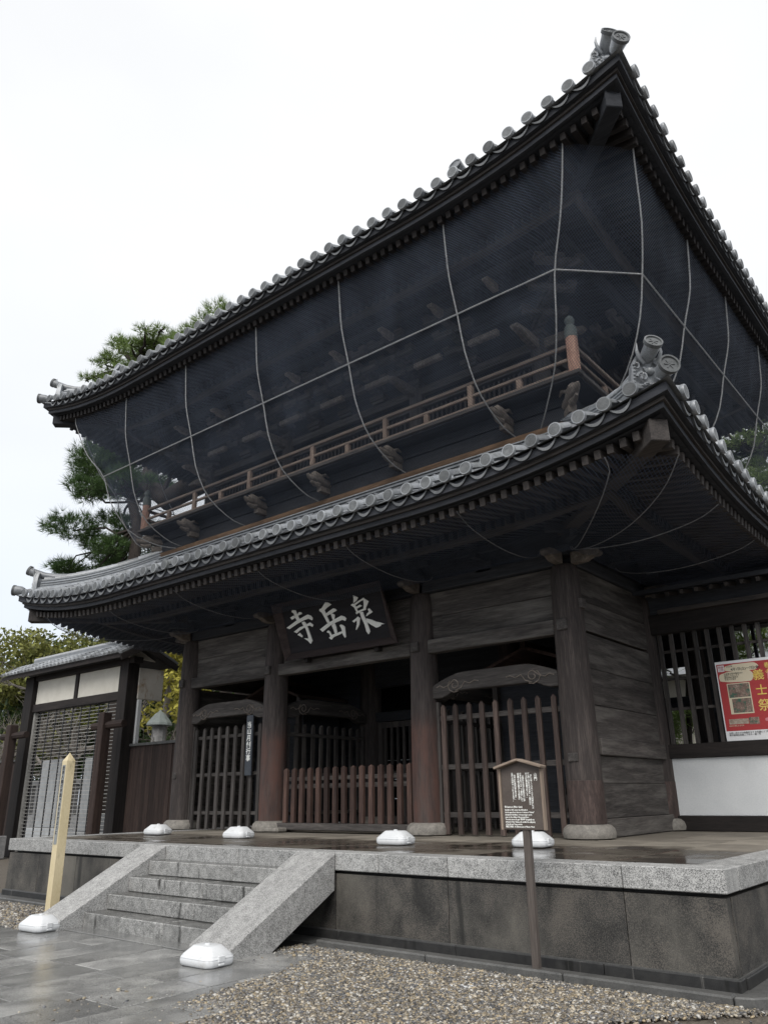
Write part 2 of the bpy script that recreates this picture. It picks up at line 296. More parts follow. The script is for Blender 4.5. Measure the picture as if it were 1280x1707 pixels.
def make(name, mb, mats, parent=None, smooth=False, bevel=0, kind=None, fix=False, origin=None):
    me = bpy.data.meshes.new(name)
    v = np.array(mb.v, dtype=float)
    if origin is None: org = Vector(((v[:, 0].min()+v[:, 0].max())/2, (v[:, 1].min()+v[:, 1].max())/2, v[:, 2].min()))
    else: org = Vector(origin)
    me.from_pydata([tuple(p) for p in (v-np.array(org))], [], mb.f)
    mats = mats if isinstance(mats, (list, tuple)) else [mats]
    for m in mats: me.materials.append(m)
    if len(mats) > 1: me.polygons.foreach_set('material_index', mb.m)
    if fix or bevel:
        bm = bmesh.new(); bm.from_mesh(me); bmesh.ops.recalc_face_normals(bm, faces=bm.faces)
        if bevel: bmesh.ops.bevel(bm, geom=[e_ for e_ in bm.edges if e_.is_manifold and e_.calc_face_angle(0) > .5], offset=bevel, segments=1, affect='EDGES', profile=.5)
        bm.to_mesh(me); bm.free()
    if smooth:
        me.polygons.foreach_set('use_smooth', [True]*len(me.polygons))
        try: me.set_sharp_from_angle(angle=R(42))
        except Exception: pass
    o = bpy.data.objects.new(name, me); COL.objects.link(o)
    pw = Vector((0, 0, 0))
    if parent is not None: o.parent = parent; pw = WL[parent.name]
    o.location = org-pw; WL[o.name] = org.copy()
    if kind: o['kind'] = kind
    return o
def dup(o, world, rotz=None, parent='same', scale=None):
    c = o.copy(); COL.objects.link(c)
    par = o.parent if parent == 'same' else parent
    c.parent = par; c.location = Vector(world)-(WL[par.name] if par else Vector((0, 0, 0)))
    if rotz is not None: c.rotation_euler = (0, 0, rotz)
    if scale is not None: c.scale = scale
    WL[c.name] = Vector(world)
    return c
def text(body, size, m, loc, rotm, parent=None, name='lettering', align='CENTER', depth=.002, bold=0, sp=1.0, lsp=1.0, valign='TOP', cx=1.0):
    cu = bpy.data.curves.new(name, 'FONT'); cu.body = body; cu.size = size; cu.align_x = align; cu.align_y = valign
    cu.extrude = depth; cu.resolution_u = 1; cu.space_line = lsp; cu.space_character = sp; cu.offset = bold
    t = bpy.data.objects.new('tmp_text', cu); COL.objects.link(t)
    dg = bpy.context.evaluated_depsgraph_get(); dg.update()
    me = bpy.data.meshes.new_from_object(t.evaluated_get(dg)); bpy.data.objects.remove(t); me.name = name
    me.materials.clear(); me.materials.append(m)
    o = bpy.data.objects.new(name, me); COL.objects.link(o); o.parent = parent
    pw = WL[parent.name] if parent else Vector((0, 0, 0))
    mt = rotm.to_4x4(); mt.translation = Vector(loc)-pw; o.matrix_local = mt @ Matrix.Diagonal((cx, 1, 1, 1)); WL[o.name] = Vector(loc)
    return o
FRONT = Matrix(((1, 0, 0), (0, 0, -1), (0, 1, 0)))          # text facing -Y
def vert(s_): return '\n'.join(s_)
# ------------------------------------------------------------------ ground, paths, podium
XC, YC, B, DY, Y0 = -10.32, 14.5, 4.87, 3.1, 11.4
CX = [XC-B, XC-1.95, XC+1.95, XC+B]; CY = [Y0, YC, YC+DY]
ZP = .93                                  # podium top
PX0, PX1, PY0, PY1 = -14.87, -2.34, 7.41, 21.6
g = MB(); g.box(-300, 300, -60, 500, -.4, -.03); make('ground', g, SAND, kind='structure')
g = MB(); g.box(PX0-9, PX1+.35, 1.2, 7.0, -.2, -.012); g.box(PX0-22, PX0, 7.0, 30, -.2, -.012); make('gravel_bed', g, GRAVB, kind='structure')
# gutter and low kerb round the podium foot
kb = empty('podium_kerb', (-6, 7, 0), kind='structure')
m = MB()
m.box(PX0-.3, PX1+.165, 7.10, PY0+.1, -.1, .012); m.box(PX1-.1, PX1+.165, PY0+.105, PY1, -.1, .012); make('gutter', m, CONC, kb)
x = -6.72
while x < PX1+.0:
    m = MB(); x2 = min(x+1.5, PX1+.06); m.box(x, x2-.008, 6.96, 7.10, -.1, .075); make('kerb_stone', m, CONC, kb, bevel=.015); x = x2
m = MB(); m.prism([(PX1+.065, 6.96), (PX1+.20, 7.0), (PX1+.28, 7.09), (PX1+.31, 7.2), (PX1+.31, 12), (PX1+.17, 12), (PX1+.17, 7.2), (PX1+.14, 7.13), (PX1+.065, 7.10)], (0, 0, 0), (1, 0, 0), (0, 1, 0), (0, 0, 1), -.1, .075)
make('kerb_stone', m, CONC, kb, fix=True, bevel=.012)
x = PX0-.3
while x < -10.9:
    m = MB(); m.box(x, x+1.35, 6.96, 7.10, -.1, .06); make('kerb_stone', m, CONC, kb, bevel=.015); x += 1.36
# paved path of wet granite slabs
pv = empty('paved_path', (-8, 5, 0), kind='structure')
m = MB(); m.box(-24, -5.36, 2.0, 5.62, -.2, .0); m.box(-10.72, -6.06, 5.62, 7.40, -.2, .0); make('joint_bed', m, MORT, pv)
cols = []; x = -5.36
xs = [x, -5.86, -6.10]
while xs[-1] > -18: xs.append(xs[-1]-random.choice((.46, .5, .42)))
for i in range(len(xs)-1):
    x1, x0 = xs[i], xs[i+1]; y = 1.9+random.random()*.9
    ytop = 5.92 if x1 > -10.6 else 5.60
    while y < ytop-.02:
        y2 = min(y+random.choice((.9, .75, 1.05)), ytop)
        if ytop-y2 < .25: y2 = ytop
        if y2 > 2.6 or i == 0:
            m = MB(); hz = .012+random.uniform(-.0015, .0015); m.box(x0+.006, x1-.006, y+.006, y2-.006, -.02, hz); make('paving_slab', m, PAVE, pv, bevel=.003)
        y = y2
for x0, x1 in ((-6.84, -6.07),):
    for y0, y1 in ((5.94, 6.5), (6.51, 7.08)): m = MB(); m.box(x0, x1, y0, y1, -.02, .012); make('paving_slab', m, PAVE, pv, bevel=.003)
# podium
pod = empty('stone_podium', (XC, PY0, 0), kind='structure')
m = MB(); m.box(PX0+.12, PX1-.12, PY0+.12, PY1-.1, 0, ZP-.03); make('rubble_core', m, MORT, pod)
bj = [PX0+.03, -13.78, -12.6, -11.2, -9.5, -8.2, -6.85, -5.24, -3.28, PX1-.03]      # wall slabs, front
for a, b_ in zip(bj[:-1], bj[1:]):
    m = MB(); m.box(a+.004, b_-.004, PY0+.03, PY0+.14, .10, .70); make('wall_slab', m, BODY, pod)
y = PY0+.145
while y < PY1:
    y2 = min(y+1.7, PY1)
    for xa, xb in ((PX1-.14, PX1-.03), (PX0+.03, PX0+.14)):
        m = MB(); m.box(xa, xb, y+.004, y2-.004, .10, .70); make('wall_slab', m, BODY, pod)
    y = y2
x = PX0
while x < PX1-.1:
    x2 = min(x+1.62, PX1); m = MB(); m.box(x+.003, x2-.003, PY0-.01, PY0+.14, -.05, .10); make('plinth_stone', m, PLINTH, pod, bevel=.006); x = x2
y = PY0+.14
while y < 14:
    m = MB(); m.box(PX1-.14, PX1+.01, y+.003, y+1.6, -.05, .10); make('plinth_stone', m, PLINTH, pod, bevel=.006)
    m = MB(); m.box(PX0-.01, PX0+.14, y+.003, y+1.6, -.05, .10); make('plinth_stone', m, PLINTH, pod, bevel=.006); y += 1.603
cj = [PX0, -13.38, -11.75, -11.2, -10.17, -9.3, -8.4, -7.5, -7.45, -6.18, -5.22, -4.27, -3.27, PX1]
cj = [PX0, -13.38, -11.75, -10.76, -9.66, -8.6, -7.5, -6.85, -6.18, -5.22, -4.27, -3.27, PX1]
CD = .36
for k, (a, b_) in enumerate(zip(cj[:-1], cj[1:])):
    m = MB(); m.box(a+.004, b_-.004, PY0, PY0+CD, ZP-.195, ZP); make('coping_stone', m, GRAN, pod, bevel=.008)
y = PY0+CD
while y < PY1-.2:
    y2 = min(y+1.0, PY1)
    for xa, xb in ((PX1-CD, PX1), (PX0, PX0+CD)): m = MB(); m.box(xa, xb, y+.004, y2-.004, ZP-.195, ZP); make('coping_stone', m, GRAN, pod, bevel=.008)
    y = y2
ys = [PY0+CD+.004]; 
while ys[-1] < 20: ys.append(ys[-1]+.84)
nx = 14; wx = (PX1-PX0-2*CD)/nx
for j in range(len(ys)-1):
    for i in range(nx):
        x0 = PX0+CD+i*wx; m = MB(); dz = random.uniform(-.002, .002)
        m.box(x0+.006, x0+wx-.006, ys[j]+.006, ys[j+1]-.006, ZP-.06, ZP-.006+dz); make('floor_slab', m, WETTOP, pod, bevel=.004)
x = PX0+.05
q_ = MB(); q_.box(PX0+.02, PX1-.02, PY0+.012, PY0+.03, .098, .109); q_.box(PX1-.03, PX1-.012, PY0+.03, 14, .098, .109); make('mortar_line', q_, CONC, pod)
# stairs
st = empty('stone_stairs', (-8.83, 6.2, 0), kind='structure')
fr = [6.20, 6.52, 6.83, 7.13, 7.41]; SX0, SX1 = -10.17, -7.50
m = MB(); m.box(SX0-.0, SX1+.0, 5.94, 7.40, -.1, .02); make('base_slab', m, PAVE, st, bevel=.004)
for k in range(4):
    z1 = .186*(k+1); off = (-.05, .1, -.15, .05)[k]
    e_ = [SX0, SX0+.86+off, SX0+1.75+off, SX1]
    for a, b_ in zip(e_[:-1], e_[1:]):
        m = MB(); m.box(a+.003, b_-.003, fr[k], fr[k+1]+.05 if k < 3 else PY0-.004, z1-.182, z1); so_ = make('step_stone', m, [GRISE, TREAD], st, bevel=.010)
        for p_ in so_.data.polygons: p_.material_index = 1 if p_.normal.z > .95 else 0
for xa, xb in ((SX1+.004, SX1+.66), (SX0-.60, SX0-.004)):
    m = MB(); m.prism([(5.84, .0), (5.84, .10), (7.405, .925), (7.405, .52), (6.42, .0)], (0, 0, 0), (0, 1, 0), (0, 0, 1), (1, 0, 0), xa, xb)
    make('stair_cheek', m, GRANL, st, fix=True, bevel=.008)

# ------------------------------------------------------------------ the gate
gate = empty('temple_gate', (XC, YC, ZP), 'large two storey wooden temple gate with tiled roofs on a stone podium', 'temple gate')
GP = gate
# columns
cb = MB(); cb.lathe([(.30, 0), (.375, .02), (.39, .08), (.37, .15), (.32, .195), (.275, .205)], n=28); 
cbase = None; ccol = None; chead = None
for j, y in enumerate(CY):
    for i, x in enumerate(CX):
        if ccol is None:
            c = MB(); prof = [(.262, 0), (.268, .3), (.265, 1.4), (.25, 2.9), (.235, 3.7), (.225, 3.86), (.19, 3.95), (.12, 3.985)]
            # facets: slightly uneven
            c.lathe(prof, n=26); c.v = [(a+x, b_+y, z+1.13) for a, b_, z in c.v]
            ccol = make('column', c, column_plain(), GP, smooth=True)
            cb.v = [(a+x, b_+y, z+ZP-.005) for a, b_, z in cb.v]; cbase = make('column_base_stone', cb, BASEST, GP, smooth=True)
        else:
            cc = dup(ccol, (x, y, 1.13)); pair = j == 0 and i in (1, 2)
            cc.material_slots[0].link = 'OBJECT'; cc.material_slots[0].material = column_mat() if pair else column_plain(); dup(cbase, (x, y, ZP-.005), rotz=random.random()*6)
# beams and planks of the front wall
def hplank(x0, x1, y, t, z0, z1, m_, nm='plank', bev=.006, par=None):
    q = MB(); q.box(x0, x1, y-t/2, y+t/2, z0, z1); return make(nm, q, m_, par or GP, bevel=bev)
for (a, b_) in ((0, 1), (1, 2), (2, 3)):
    x0, x1 = CX[a]+.20, CX[b_]-.20
    hplank(x0, x1, Y0-.06, .20, 3.96, 4.20, plankm('x'), 'lintel_beam', .012)
    hplank(x0, x1, Y0+.02, .09, 4.206, 4.63, plankm('x'))
    hplank(x0, x1, Y0+.015, .09, 4.636, 5.08, plankm('x'))
    hplank(x0-.1, x1+.1, Y0-.02, .26, 5.09, 5.30, dark('x'), 'head_beam', .012)
# tie-beam ends (wooden wedge blocks) on the columns
for i, x in enumerate(CX):
    q = MB(); q.box(x-.085, x+.085, Y0-.30, Y0-.2, 3.99, 4.17); make('beam_end', q, grey('y'), GP, bevel=.012)
q = MB(); q.box(CX[3]-.10, CX[3]+.06, Y0-.285, Y0-.2, 2.0, 2.13); make('beam_end', q, grey('y'), GP, bevel=.012)
q = MB(); q.box(CX[0]-.08, CX[0]+.06, Y0-.285, Y0-.2, 1.98, 2.11); make('beam_end', q, grey('y'), GP, bevel=.012)
q = MB(); q.box(CX[3]+.2, CX[3]+.30, Y0-.08, Y0+.06, 4.34, 4.5); make('beam_end', q, grey('y'), GP, bevel=.012)
# carved noses at the head of corner columns
def nose_poly(L_, h): return [(0, 0), (0, h), (L_*.55, h), (L_*.8, h*.92), (L_*.98, h*.72), (L_, h*.5), (L_*.9, h*.3), (L_*.75, h*.34), (L_*.62, h*.22), (L_*.5, h*.05), (L_*.3, 0)]
for (x, y, dx, dy) in ((CX[3], Y0, 1, 0), (CX[3], Y0, 0, -1), (CX[0], Y0, 0, -1), (CX[1], Y0, 0, -1), (CX[2], Y0, 0, -1), (CX[0], Y0, -1, 0), (CX[3], YC, 1, 0), (CX[3], CY[2], 1, 0)):
    q = MB(); q.prism(nose_poly(.52, .20), (x+dx*.16, y+dy*.16, 5.09), (dx, dy, 0), (0, 0, 1), (-dy, dx, 0), -.075, .075)
    make('carved_nosing', q, CARVE, GP, fix=True, bevel=.014)
# side walls of horizontal planks (right, and left)
seams = [1.20, 1.70, None, 2.36, 2.86, 3.43, 4.0, 4.5, 5.08]
for sx_, X in ((1, CX[3]), (-1, CX[0])):
    for yb in ((0,) if sx_ > 0 else (0, 1)):
        ya, yb_ = CY[yb]+.2, CY[yb+1]-.2
        zs = [(1.20, 1.70, .12), (1.704, 2.10, .12), (2.355, 2.86, .12), (2.866, 3.43, .12), (3.436, 4.0, .12), (4.045, 4.54, .12), (4.545, 5.08, .12)]
        for k, (z0, z1, t) in enumerate(zs):
            q = MB(); d = .0 if k < 6 else .01; xx = X+sx_*(.10+random.uniform(-.006, .006)); q.box(xx-.05, xx+.05, ya, yb_, z0, z1); make('plank', q, plankm('y'), GP, bevel=.006)
        q = MB(); q.box(X-.08, X+sx_*.235, ya+.03, yb_-.0, 2.105, 2.35); make('waist_rail', q, plankm('y'), GP, bevel=.012)
        q = MB(); q.box(X-.08, X+sx_*.215, ya-.04, yb_+.04, ZP+.0, 1.195); make('ground_sill', q, plankm('y'), GP, bevel=.014)
        q = MB(); q.box(X-.08, X+sx_*.20, ya-.1, yb_+.1, 5.09, 5.30); make('head_beam', q, dark('y'), GP, bevel=.012)
# middle walls and ceiling in dark board; closed rear walls added to block light
for (a, b_) in ((0, 1), (2, 3)):
    for y_ in ((YC, CY[2]) if a == 0 else (YC,)):
        z = 1.0
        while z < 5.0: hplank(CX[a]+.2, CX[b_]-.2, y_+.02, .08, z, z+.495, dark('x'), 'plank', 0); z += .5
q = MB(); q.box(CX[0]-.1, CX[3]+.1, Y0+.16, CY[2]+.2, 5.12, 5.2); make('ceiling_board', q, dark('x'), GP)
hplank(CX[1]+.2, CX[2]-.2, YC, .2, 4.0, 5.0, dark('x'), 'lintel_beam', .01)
hplank(CX[1]+.2, CX[2]-.2, YC-.02, .16, 3.2, 3.42, dark('x'), 'door_head', .01)
# lattice doors in the middle row
for k in range(2):
    x0 = CX[1]+.26+k*1.70; x1 = x0+1.66
    d = empty('lattice_door', ((x0+x1)/2, YC, 1.0)); d.parent = GP; d.location = Vector(((x0+x1)/2, YC, 1.0))-WL[GP.name]
    q = MB(); q.box(x0, x0+.11, YC-.04, YC+.04, 1.0, 3.19); q.box(x1-.11, x1, YC-.04, YC+.04, 1.0, 3.19)
    for z0, z1 in ((1.0, 1.14), (1.95, 2.09), (3.06, 3.19)): q.box(x0+.11, x1-.11, YC-.035, YC+.035, z0, z1)
    make('door_frame', q, brown('z'), d)
    n = 8; bar0 = None
    for i in range(n):
        xx = x0+.11+(i+.5)*(x1-x0-.22)/n
        if bar0 is None: q = MB(); q.box(xx-.035, xx+.035, YC-.03, YC+.02, 1.14, 3.06); bar0 = make('lattice_bar', q, brown('z'), d)
        else: dup(bar0, (xx, YC-.005, 1.14))
q = MB(); q.box(CX[1], CX[2], CY[2]-.05, CY[2]+.1, ZP, 5.1); make('rear_light_block', q, dark('x'), GP)  # added closed back, keeps daylight out of the passage
# arched carved beams (rainbow beams)
def arch_beam(xa, xb, y, nm='carved_arch_beam', along='x'):
    L_ = xb-xa; q = MB(); top = []; bot = []; n = 24
    for i in range(n+1):
        t = i/n; h = math.sin(math.pi*min(max(t, 0), 1))
        top.append((L_*t, 3.37+.20*min(1, h*1.5)**.8)); 
        bz = 3.16+(.10*min(1, max(0, (min(t, 1-t)-.10)/.08))**1) ; bot.append((L_*t, bz))
    poly = bot+top[::-1]
    if along == 'x': q.prism(poly, (xa, y, 0), (1, 0, 0), (0, 0, 1), (0, -1, 0), -.09, .09)
    else: q.prism(poly, (y, xa, 0), (0, 1, 0), (0, 0, 1), (1, 0, 0), -.09, .09)
    o = make(nm, q, grey('x' if along == 'x' else 'y'), GP, fix=True, bevel=.012)
    # scroll carving, a raised line
    for side in (0, 1):
        def P(u, w):
            uu = u if side == 0 else L_-u
            return (xa+uu, y-.095, w) if along == 'x' else (y+.095, xa+uu, w)
        pts = [P(.08+.0*k, 3.30) for k in range(1)]
        pts = [P(.10, 3.34), P(.18, 3.37), P(.26, 3.33), P(.36, 3.36)]
        for k in range(13):
            a = math.pi*.5-k*.48; r_ = .105-.0065*k; pts.append(P(.48+r_*math.cos(a), 3.36+r_*math.sin(a)*.85))
        q = MB(); q.tube([pts[i] for i in range(len(pts))], .011, 5)
        pts = [P(.50, 3.26), P(.62, 3.30), P(.70, 3.40), P(.80, 3.36), P(.90, 3.40), P(.98, 3.385)]
        q.tube(pts, .010, 5); pts = [P(.40, 3.44), P(.34, 3.36), P(.38, 3.28), P(.47, 3.235), P(.56, 3.25)]; q.tube(pts, .010, 5)
        make('scroll_carving', q, CARVE, o)
    return o
arch_beam(CX[2]+.22, CX[3]-.20, Y0); arch_beam(CX[0]+.2, CX[1]-.22, Y0)
arch_beam(Y0+.25, YC-.25, CX[1], along='y'); arch_beam(Y0+.25, YC-.25, CX[2], along='y')

for y in (Y0, YC):
    q = MB(); q.lathe([(.271, 0), (.274, .3), (.272, .60), (.262, .605)], (CX[3], y, 1.135), 26)
    make('column_foot_splice', q, mat('splice_wood', (.030, .021, .019), (.115, .080, .070), 6, (1.6, 1.6, .3), .7, .4, .1, (.062, .044, .039), 40, .3), GP, smooth=True)
# ------------------------------------------------------------------ roofs
def lift(u, A): return A*max(0., 1-u/4.2)**2.2
class Roof:
    def __init__(s, hx, hy, zd, A, smax): s.hx, s.hy, s.zd, s.A, s.smax = hx, hy, zd, A, smax
    def side(s, k):          # half length, frame: along, inward
        return (s.hx, s.hy) if k % 2 == 0 else (s.hy, s.hx)
    def W(s, k, a, si, z):   # k 0 front,1 right,2 back,3 left ; a along (-half..half), si inward
        h, d = s.side(k)
        if k == 0: return (XC+a, YC-d+si, z)
        if k == 1: return (XC+d-si, YC+a, z)
        if k == 2: return (XC-a, YC+d-si, z)
        return (XC-d+si, YC-a, z)
    def u(s, k, a): return s.side(k)[0]-abs(a)
    def top(s, k, a, si): return s.zd-.085+lift(s.u(k, a), s.A)*max(0, 1-si/4.2)+.39*si+.062*si*si
    def und(s, k, a, si): return s.zd-.40+lift(s.u(k, a), s.A)*max(0, 1-si/4.2)+.19*si
def nn(lo, hi, n): return [lo+(hi-lo)*i/n for i in range(n+1)]
def roof_build(Rf, name, nfront, nside, upper):
    root = empty(name, (XC, YC, Rf.zd)); root.parent = GP; root.location = Vector((XC, YC, Rf.zd))-WL[GP.name]
    # deck
    q = MB()
    for k in range(4):
        h, d = Rf.side(k); s_end = Rf.smax if (not upper or k % 2) else Rf.hy
        na, ns = 44, 10 if not upper else 14
        g0 = len(q.v); 
        for si in nn(.0, s_end, ns):
            ss = min(si, Rf.smax+ (0 if k % 2 or not upper else 0))
            lim = h-min(si, Rf.smax)
            for f in nn(-1, 1, na): q.v.append(Rf.W(k, f*lim, si, Rf.top(k, f*lim, si)))
        for i in range(ns):
            for j in range(na): a = g0+i*(na+1)+j; q.f.append((a, a+1, a+na+2, a+na+1)); q.m.append(0)
    make('roof_deck', q, TILE, root, smooth=True)
    # soffit boards (underside)
    q = MB()
    for k in range(4):
        h, d = Rf.side(k); na, ns = 40, 6; g0 = len(q.v)
        for si in nn(.22, 3.0, ns):
            for f in nn(-1, 1, na): a = f*(h-si); q.v.append(Rf.W(k, a, si, Rf.und(k, a, si)))
        for i in range(ns):
            for j in range(na): a = g0+i*(na+1)+j; q.f.append((a, a+1, a+na+2, a+na+1)); q.m.append(0)
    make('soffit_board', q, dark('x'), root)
    # eave boards: loft of a section round the four sides
    def ring(nm, sec, mm):
        for k in range(4):
            h, d = Rf.side(k); q = MB(); na = 40; ns = len(sec); 
            for f in nn(-1, 1, na):
                for (si, dz) in sec: a = f*(h-si); q.v.append(Rf.W(k, a, si, Rf.zd+dz+lift(Rf.u(k, a), Rf.A)))
            for j in range(na):
                for c in range(ns): o0 = j*ns; q.f.append((o0+c, o0+(c+1) % ns, o0+ns+(c+1) % ns, o0+ns+c)); q.m.append(0)
            q.f.append(tuple(range(ns))); q.f.append(tuple(na*ns+c for c in range(ns))[::-1]); q.m += [0, 0]
            make(nm, q, mm('x' if k % 2 == 0 else 'y'), root, fix=True)
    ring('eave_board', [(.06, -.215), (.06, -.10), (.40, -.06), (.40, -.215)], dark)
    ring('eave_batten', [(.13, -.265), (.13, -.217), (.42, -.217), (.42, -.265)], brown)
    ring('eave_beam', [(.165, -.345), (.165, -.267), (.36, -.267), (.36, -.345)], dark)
    ring('inner_eave_beam', [(1.42, -.46), (1.42, -.26), (1.56, -.22), (1.56, -.46)], brown)
    # rafters
    stuff = MB(); r0 = {}
    for k in range(4):
        h, d = Rf.side(k); n = int(2*(h-.42)/.1725); sp = 2*(h-.42)/n
        for i in range(n+1):
            a = -(h-.42)+i*sp; u_ = Rf.u(k, a); lf = lift(u_, Rf.A)
            s1 = min(1.5, u_-.02)
            if s1 < .42: continue
            zA = Rf.und(k, a, .30)-.075; zB = Rf.und(k, a, s1)-.075
            pa, pb = Rf.W(k, a, .30, zA), Rf.W(k, a, s1, zB)
            if k in (0, 1):
                q = MB(); q.bar(pa, pb, .085, .12); make('rafter', q, (black if upper else brown)('y' if k == 0 else 'x'), root)
            else: stuff.bar(pa, pb, .075, .11)
            s2 = min(2.95, u_)
            if s2 > 1.5:
                stuff.bar(Rf.W(k, a, 1.30, Rf.und(k, a, 1.3)-.20), Rf.W(k, a, s2, Rf.und(k, a, s2)-.14), .08, .12)
    make('hidden_rafters', stuff, dark('x'), root, kind='stuff')
    # hip rafters
    for sx_, sy_ in ((1, -1), (-1, -1), (1, 1), (-1, 1)):
        def D(e, z): return (XC+sx_*(Rf.hx-e), YC+sy_*(Rf.hy-e), z)
        zc = Rf.zd+Rf.A
        q = MB(); dv = Vector((sx_, sy_, 0)).normalized(); sv = Vector((-sy_, sx_, 0)).normalized()
        q.bar(D(.29, zc-.60), D(2.9, zc-.58), .24, .30); 
        make('hip_rafter', q, (dark if upper else brown)('x'), root, bevel=.012)
    # eave tiles
    def tile_mesh():
        q = MB(); rr = .098
        q.mi = 0; q.lathe([(rr-.012, -.03), (rr, -.008), (rr, .03), (rr-.005, .038), (rr-.016, .038)], n=18, axis='y', cap=False)
        q.mi = 1; q.lathe([(rr-.0155, .0375), (rr-.024, .006), (.052, .010), (.048, .019), (.036, .019), (.030, .011), (.010, .011)], n=18, axis='y')
        q.mi = 0; q.tube([(0, 0, -.003), (0, .34, .140-.003)], [rr-.012, rr-.016], 10, True, True)
        q.mi = 1
        # small crest in relief: three crossing bars
        for a in (0, 60, 120):
            c_, s_ = math.cos(R(a))*.05, math.sin(R(a))*.05; q.bar((-c_, -.016, -s_), (c_, -.016, s_), .009, .012, (0, 1, 0))
        return q
    def pan_mesh():
        q = MB(); n = 8; w = .172; 
        P = []
        for i in range(n+1):
            x_ = -w*.86+2*w*.86*i/n; sag = -.085*(1-(x_/(w*.86))**2)
            P.append((x_, sag))
        for y_, dz in ((-.0, 0), (.34, .135)):
            for x_, z_ in P: q.v.append((x_, y_, z_-.045+dz))
            for x_, z_ in P: q.v.append((x_, y_, z_-.092+dz+(.020 if y_ else 0)+.03*(x_/w)**2))
        k = 2*(n+1)
        for i in range(n):
            q.f += [(i, i+1, n+2+i, n+1+i), (i, k+i, k+i+1, i+1), (n+1+i, n+2+i, k+n+2+i, k+n+1+i)]; q.m += [0]*3
        # raised rib on the hanging lip
        return q
    tm = tile_mesh(); o0 = make('eave_tile', tm, [TILE, TDISC], root, smooth=True, origin=(0, 0, 0), fix=False)
    pm = pan_mesh(); p0 = make('pan_tile', pm, [mat('pan_tile_clay', (.07, .075, .08), (.18, .185, .19), 8, (1, 1, 1), .55, .15, .25, None, 70, .45)], root, smooth=False, origin=(0, 0, 0), fix=True)
    # first placed is the original
    firstt = True; stm = MB(); rows = MB()
    for k, cnt in ((0, nfront), (1, nside), (2, nfront), (3, nside)):
        h, d = Rf.side(k)
        for i in range(cnt):
            a = -(h-.48)+i*(2*(h-.48)/(cnt-1)); lf = lift(Rf.u(k, a), Rf.A)
            sp = 2*(h-.48)/(cnt-1)
            rz = (0, R(90), R(180), R(270))[k]
            zt = Rf.zd+lf
            w = Rf.W(k, a, 0, zt); am = a+sp/2; wl = Rf.W(k, am, .03, Rf.zd+lift(Rf.u(k, am), Rf.A)-.03)
            if k in (0, 1):
                if firstt: 
                    for ob, ww in ((o0, w), (p0, wl)): ob.location = Vector(ww)-WL[root.name]; ob.rotation_euler = (0, 0, rz); WL[ob.name] = Vector(ww)
                    firstt = False
                else:
                    c = dup(o0, w, rz); c.rotation_euler = (R(random.uniform(-3, 3)), R(random.uniform(-8, 8)), rz+R(random.uniform(-2.5, 2.5))); c.location += Vector((random.uniform(-.007, .007), random.uniform(-.007, .007), random.uniform(-.006, .006)))
                    if i < cnt-1: 
                        c = dup(p0, wl, rz); sl = (Rf.top(k, a+sp, 0)-Rf.top(k, a, 0))/sp; c.rotation_euler = (0, -math.atan(sl) , rz)
                        c.scale = (sp/.345, 1, 1)
            else:
                stm.tube([w, Rf.W(k, a, .34, zt+.14)], [.098, .09], 8, True, True)
            # barrel tile rows going up the slope, one tile every 0.3 m
            u_ = Rf.u(k, a); send = min(u_-.12, Rf.smax) if (not upper or k % 2 or u_ < Rf.smax) else Rf.hy
            s_ = .33 if k in (0, 1) else .34
            while s_ < send-.05:
                e_ = min(s_+.30, send); j_ = random.uniform(-.004, .004)
                rows.tube([Rf.W(k, a+j_, s_, Rf.top(k, a, s_)+.075), Rf.W(k, a+j_, e_, Rf.top(k, a, e_)+.075)], [.092, .080], 6, False, True); s_ = e_
    make('barrel_tile_rows', rows, TILEI, root, kind='stuff', smooth=True)
    make('rear_eave_tiles', stm, TDISC, root, kind='stuff')
    # hip ridges with end ornament
    for sx_, sy_ in ((1, -1), (-1, -1), (1, 1), (-1, 1)):
        def hz(e): return Rf.zd-.085+lift(e, Rf.A)*max(0, 1-e/4.2)+.39*e+.062*e*e
        def D(e, dz): return Vector((XC+sx_*(Rf.hx-e), YC+sy_*(Rf.hy-e), hz(e)+dz))
        dv = Vector((sx_, sy_, 0)).normalized(); sv = Vector((-sy_, sx_, 0)).normalized()
        es = nn(.42, Rf.smax+.05, 14); hr = root
        hs = [(.19, 0, .12), (.155, .12, .165), (.175, .165, .185), (.135, .185, .23), (.155, .23, .25), (.12, .25, .29), (.14, .29, .31), (.10, .31, .345)]
        for w_, z0, z1 in hs:
            q = MB()
            for e in es:
                for a_, z_ in ((-w_, z0), (w_, z0), (w_, z1), (-w_, z1)):
                    q.v.append(tuple(D(e, z_)+sv*a_))
            for i in range(len(es)-1):
                for c in range(4): q.f.append((i*4+c, i*4+(c+1) % 4, i*4+4+(c+1) % 4, i*4+4+c)); q.m.append(0)
            q.f += [(0, 1, 2, 3), tuple((len(es)-1)*4+c for c in (3, 2, 1, 0))]; q.m += [0, 0]
            make('ridge_course', q, TILE, hr, fix=True)
        # cover tiles: one every 0.34 m
        e = Rf.smax
        while e > .55:
            q = MB(); q.tube([D(e, .345+.005), D(max(e-.34, .45), .345)], [.078, .092], 8, True, True); make('cover_tile', q, TILE, hr, smooth=True); e -= .34
        # end disc turned up
        tip = D(.22, .56); q = MB(); q.tube([D(.80, .36), D(.58, .40), D(.42, .46), tip, tip+dv*.05+Vector((0, 0, .03))], [.085, .085, .085, .10, .108], 14)
        make('end_barrel', q, TILE, hr, smooth=True)
        nrm = (dv*1.0+Vector((0, 0, .45))).normalized(); x_ = sv; y_ = nrm.cross(x_)
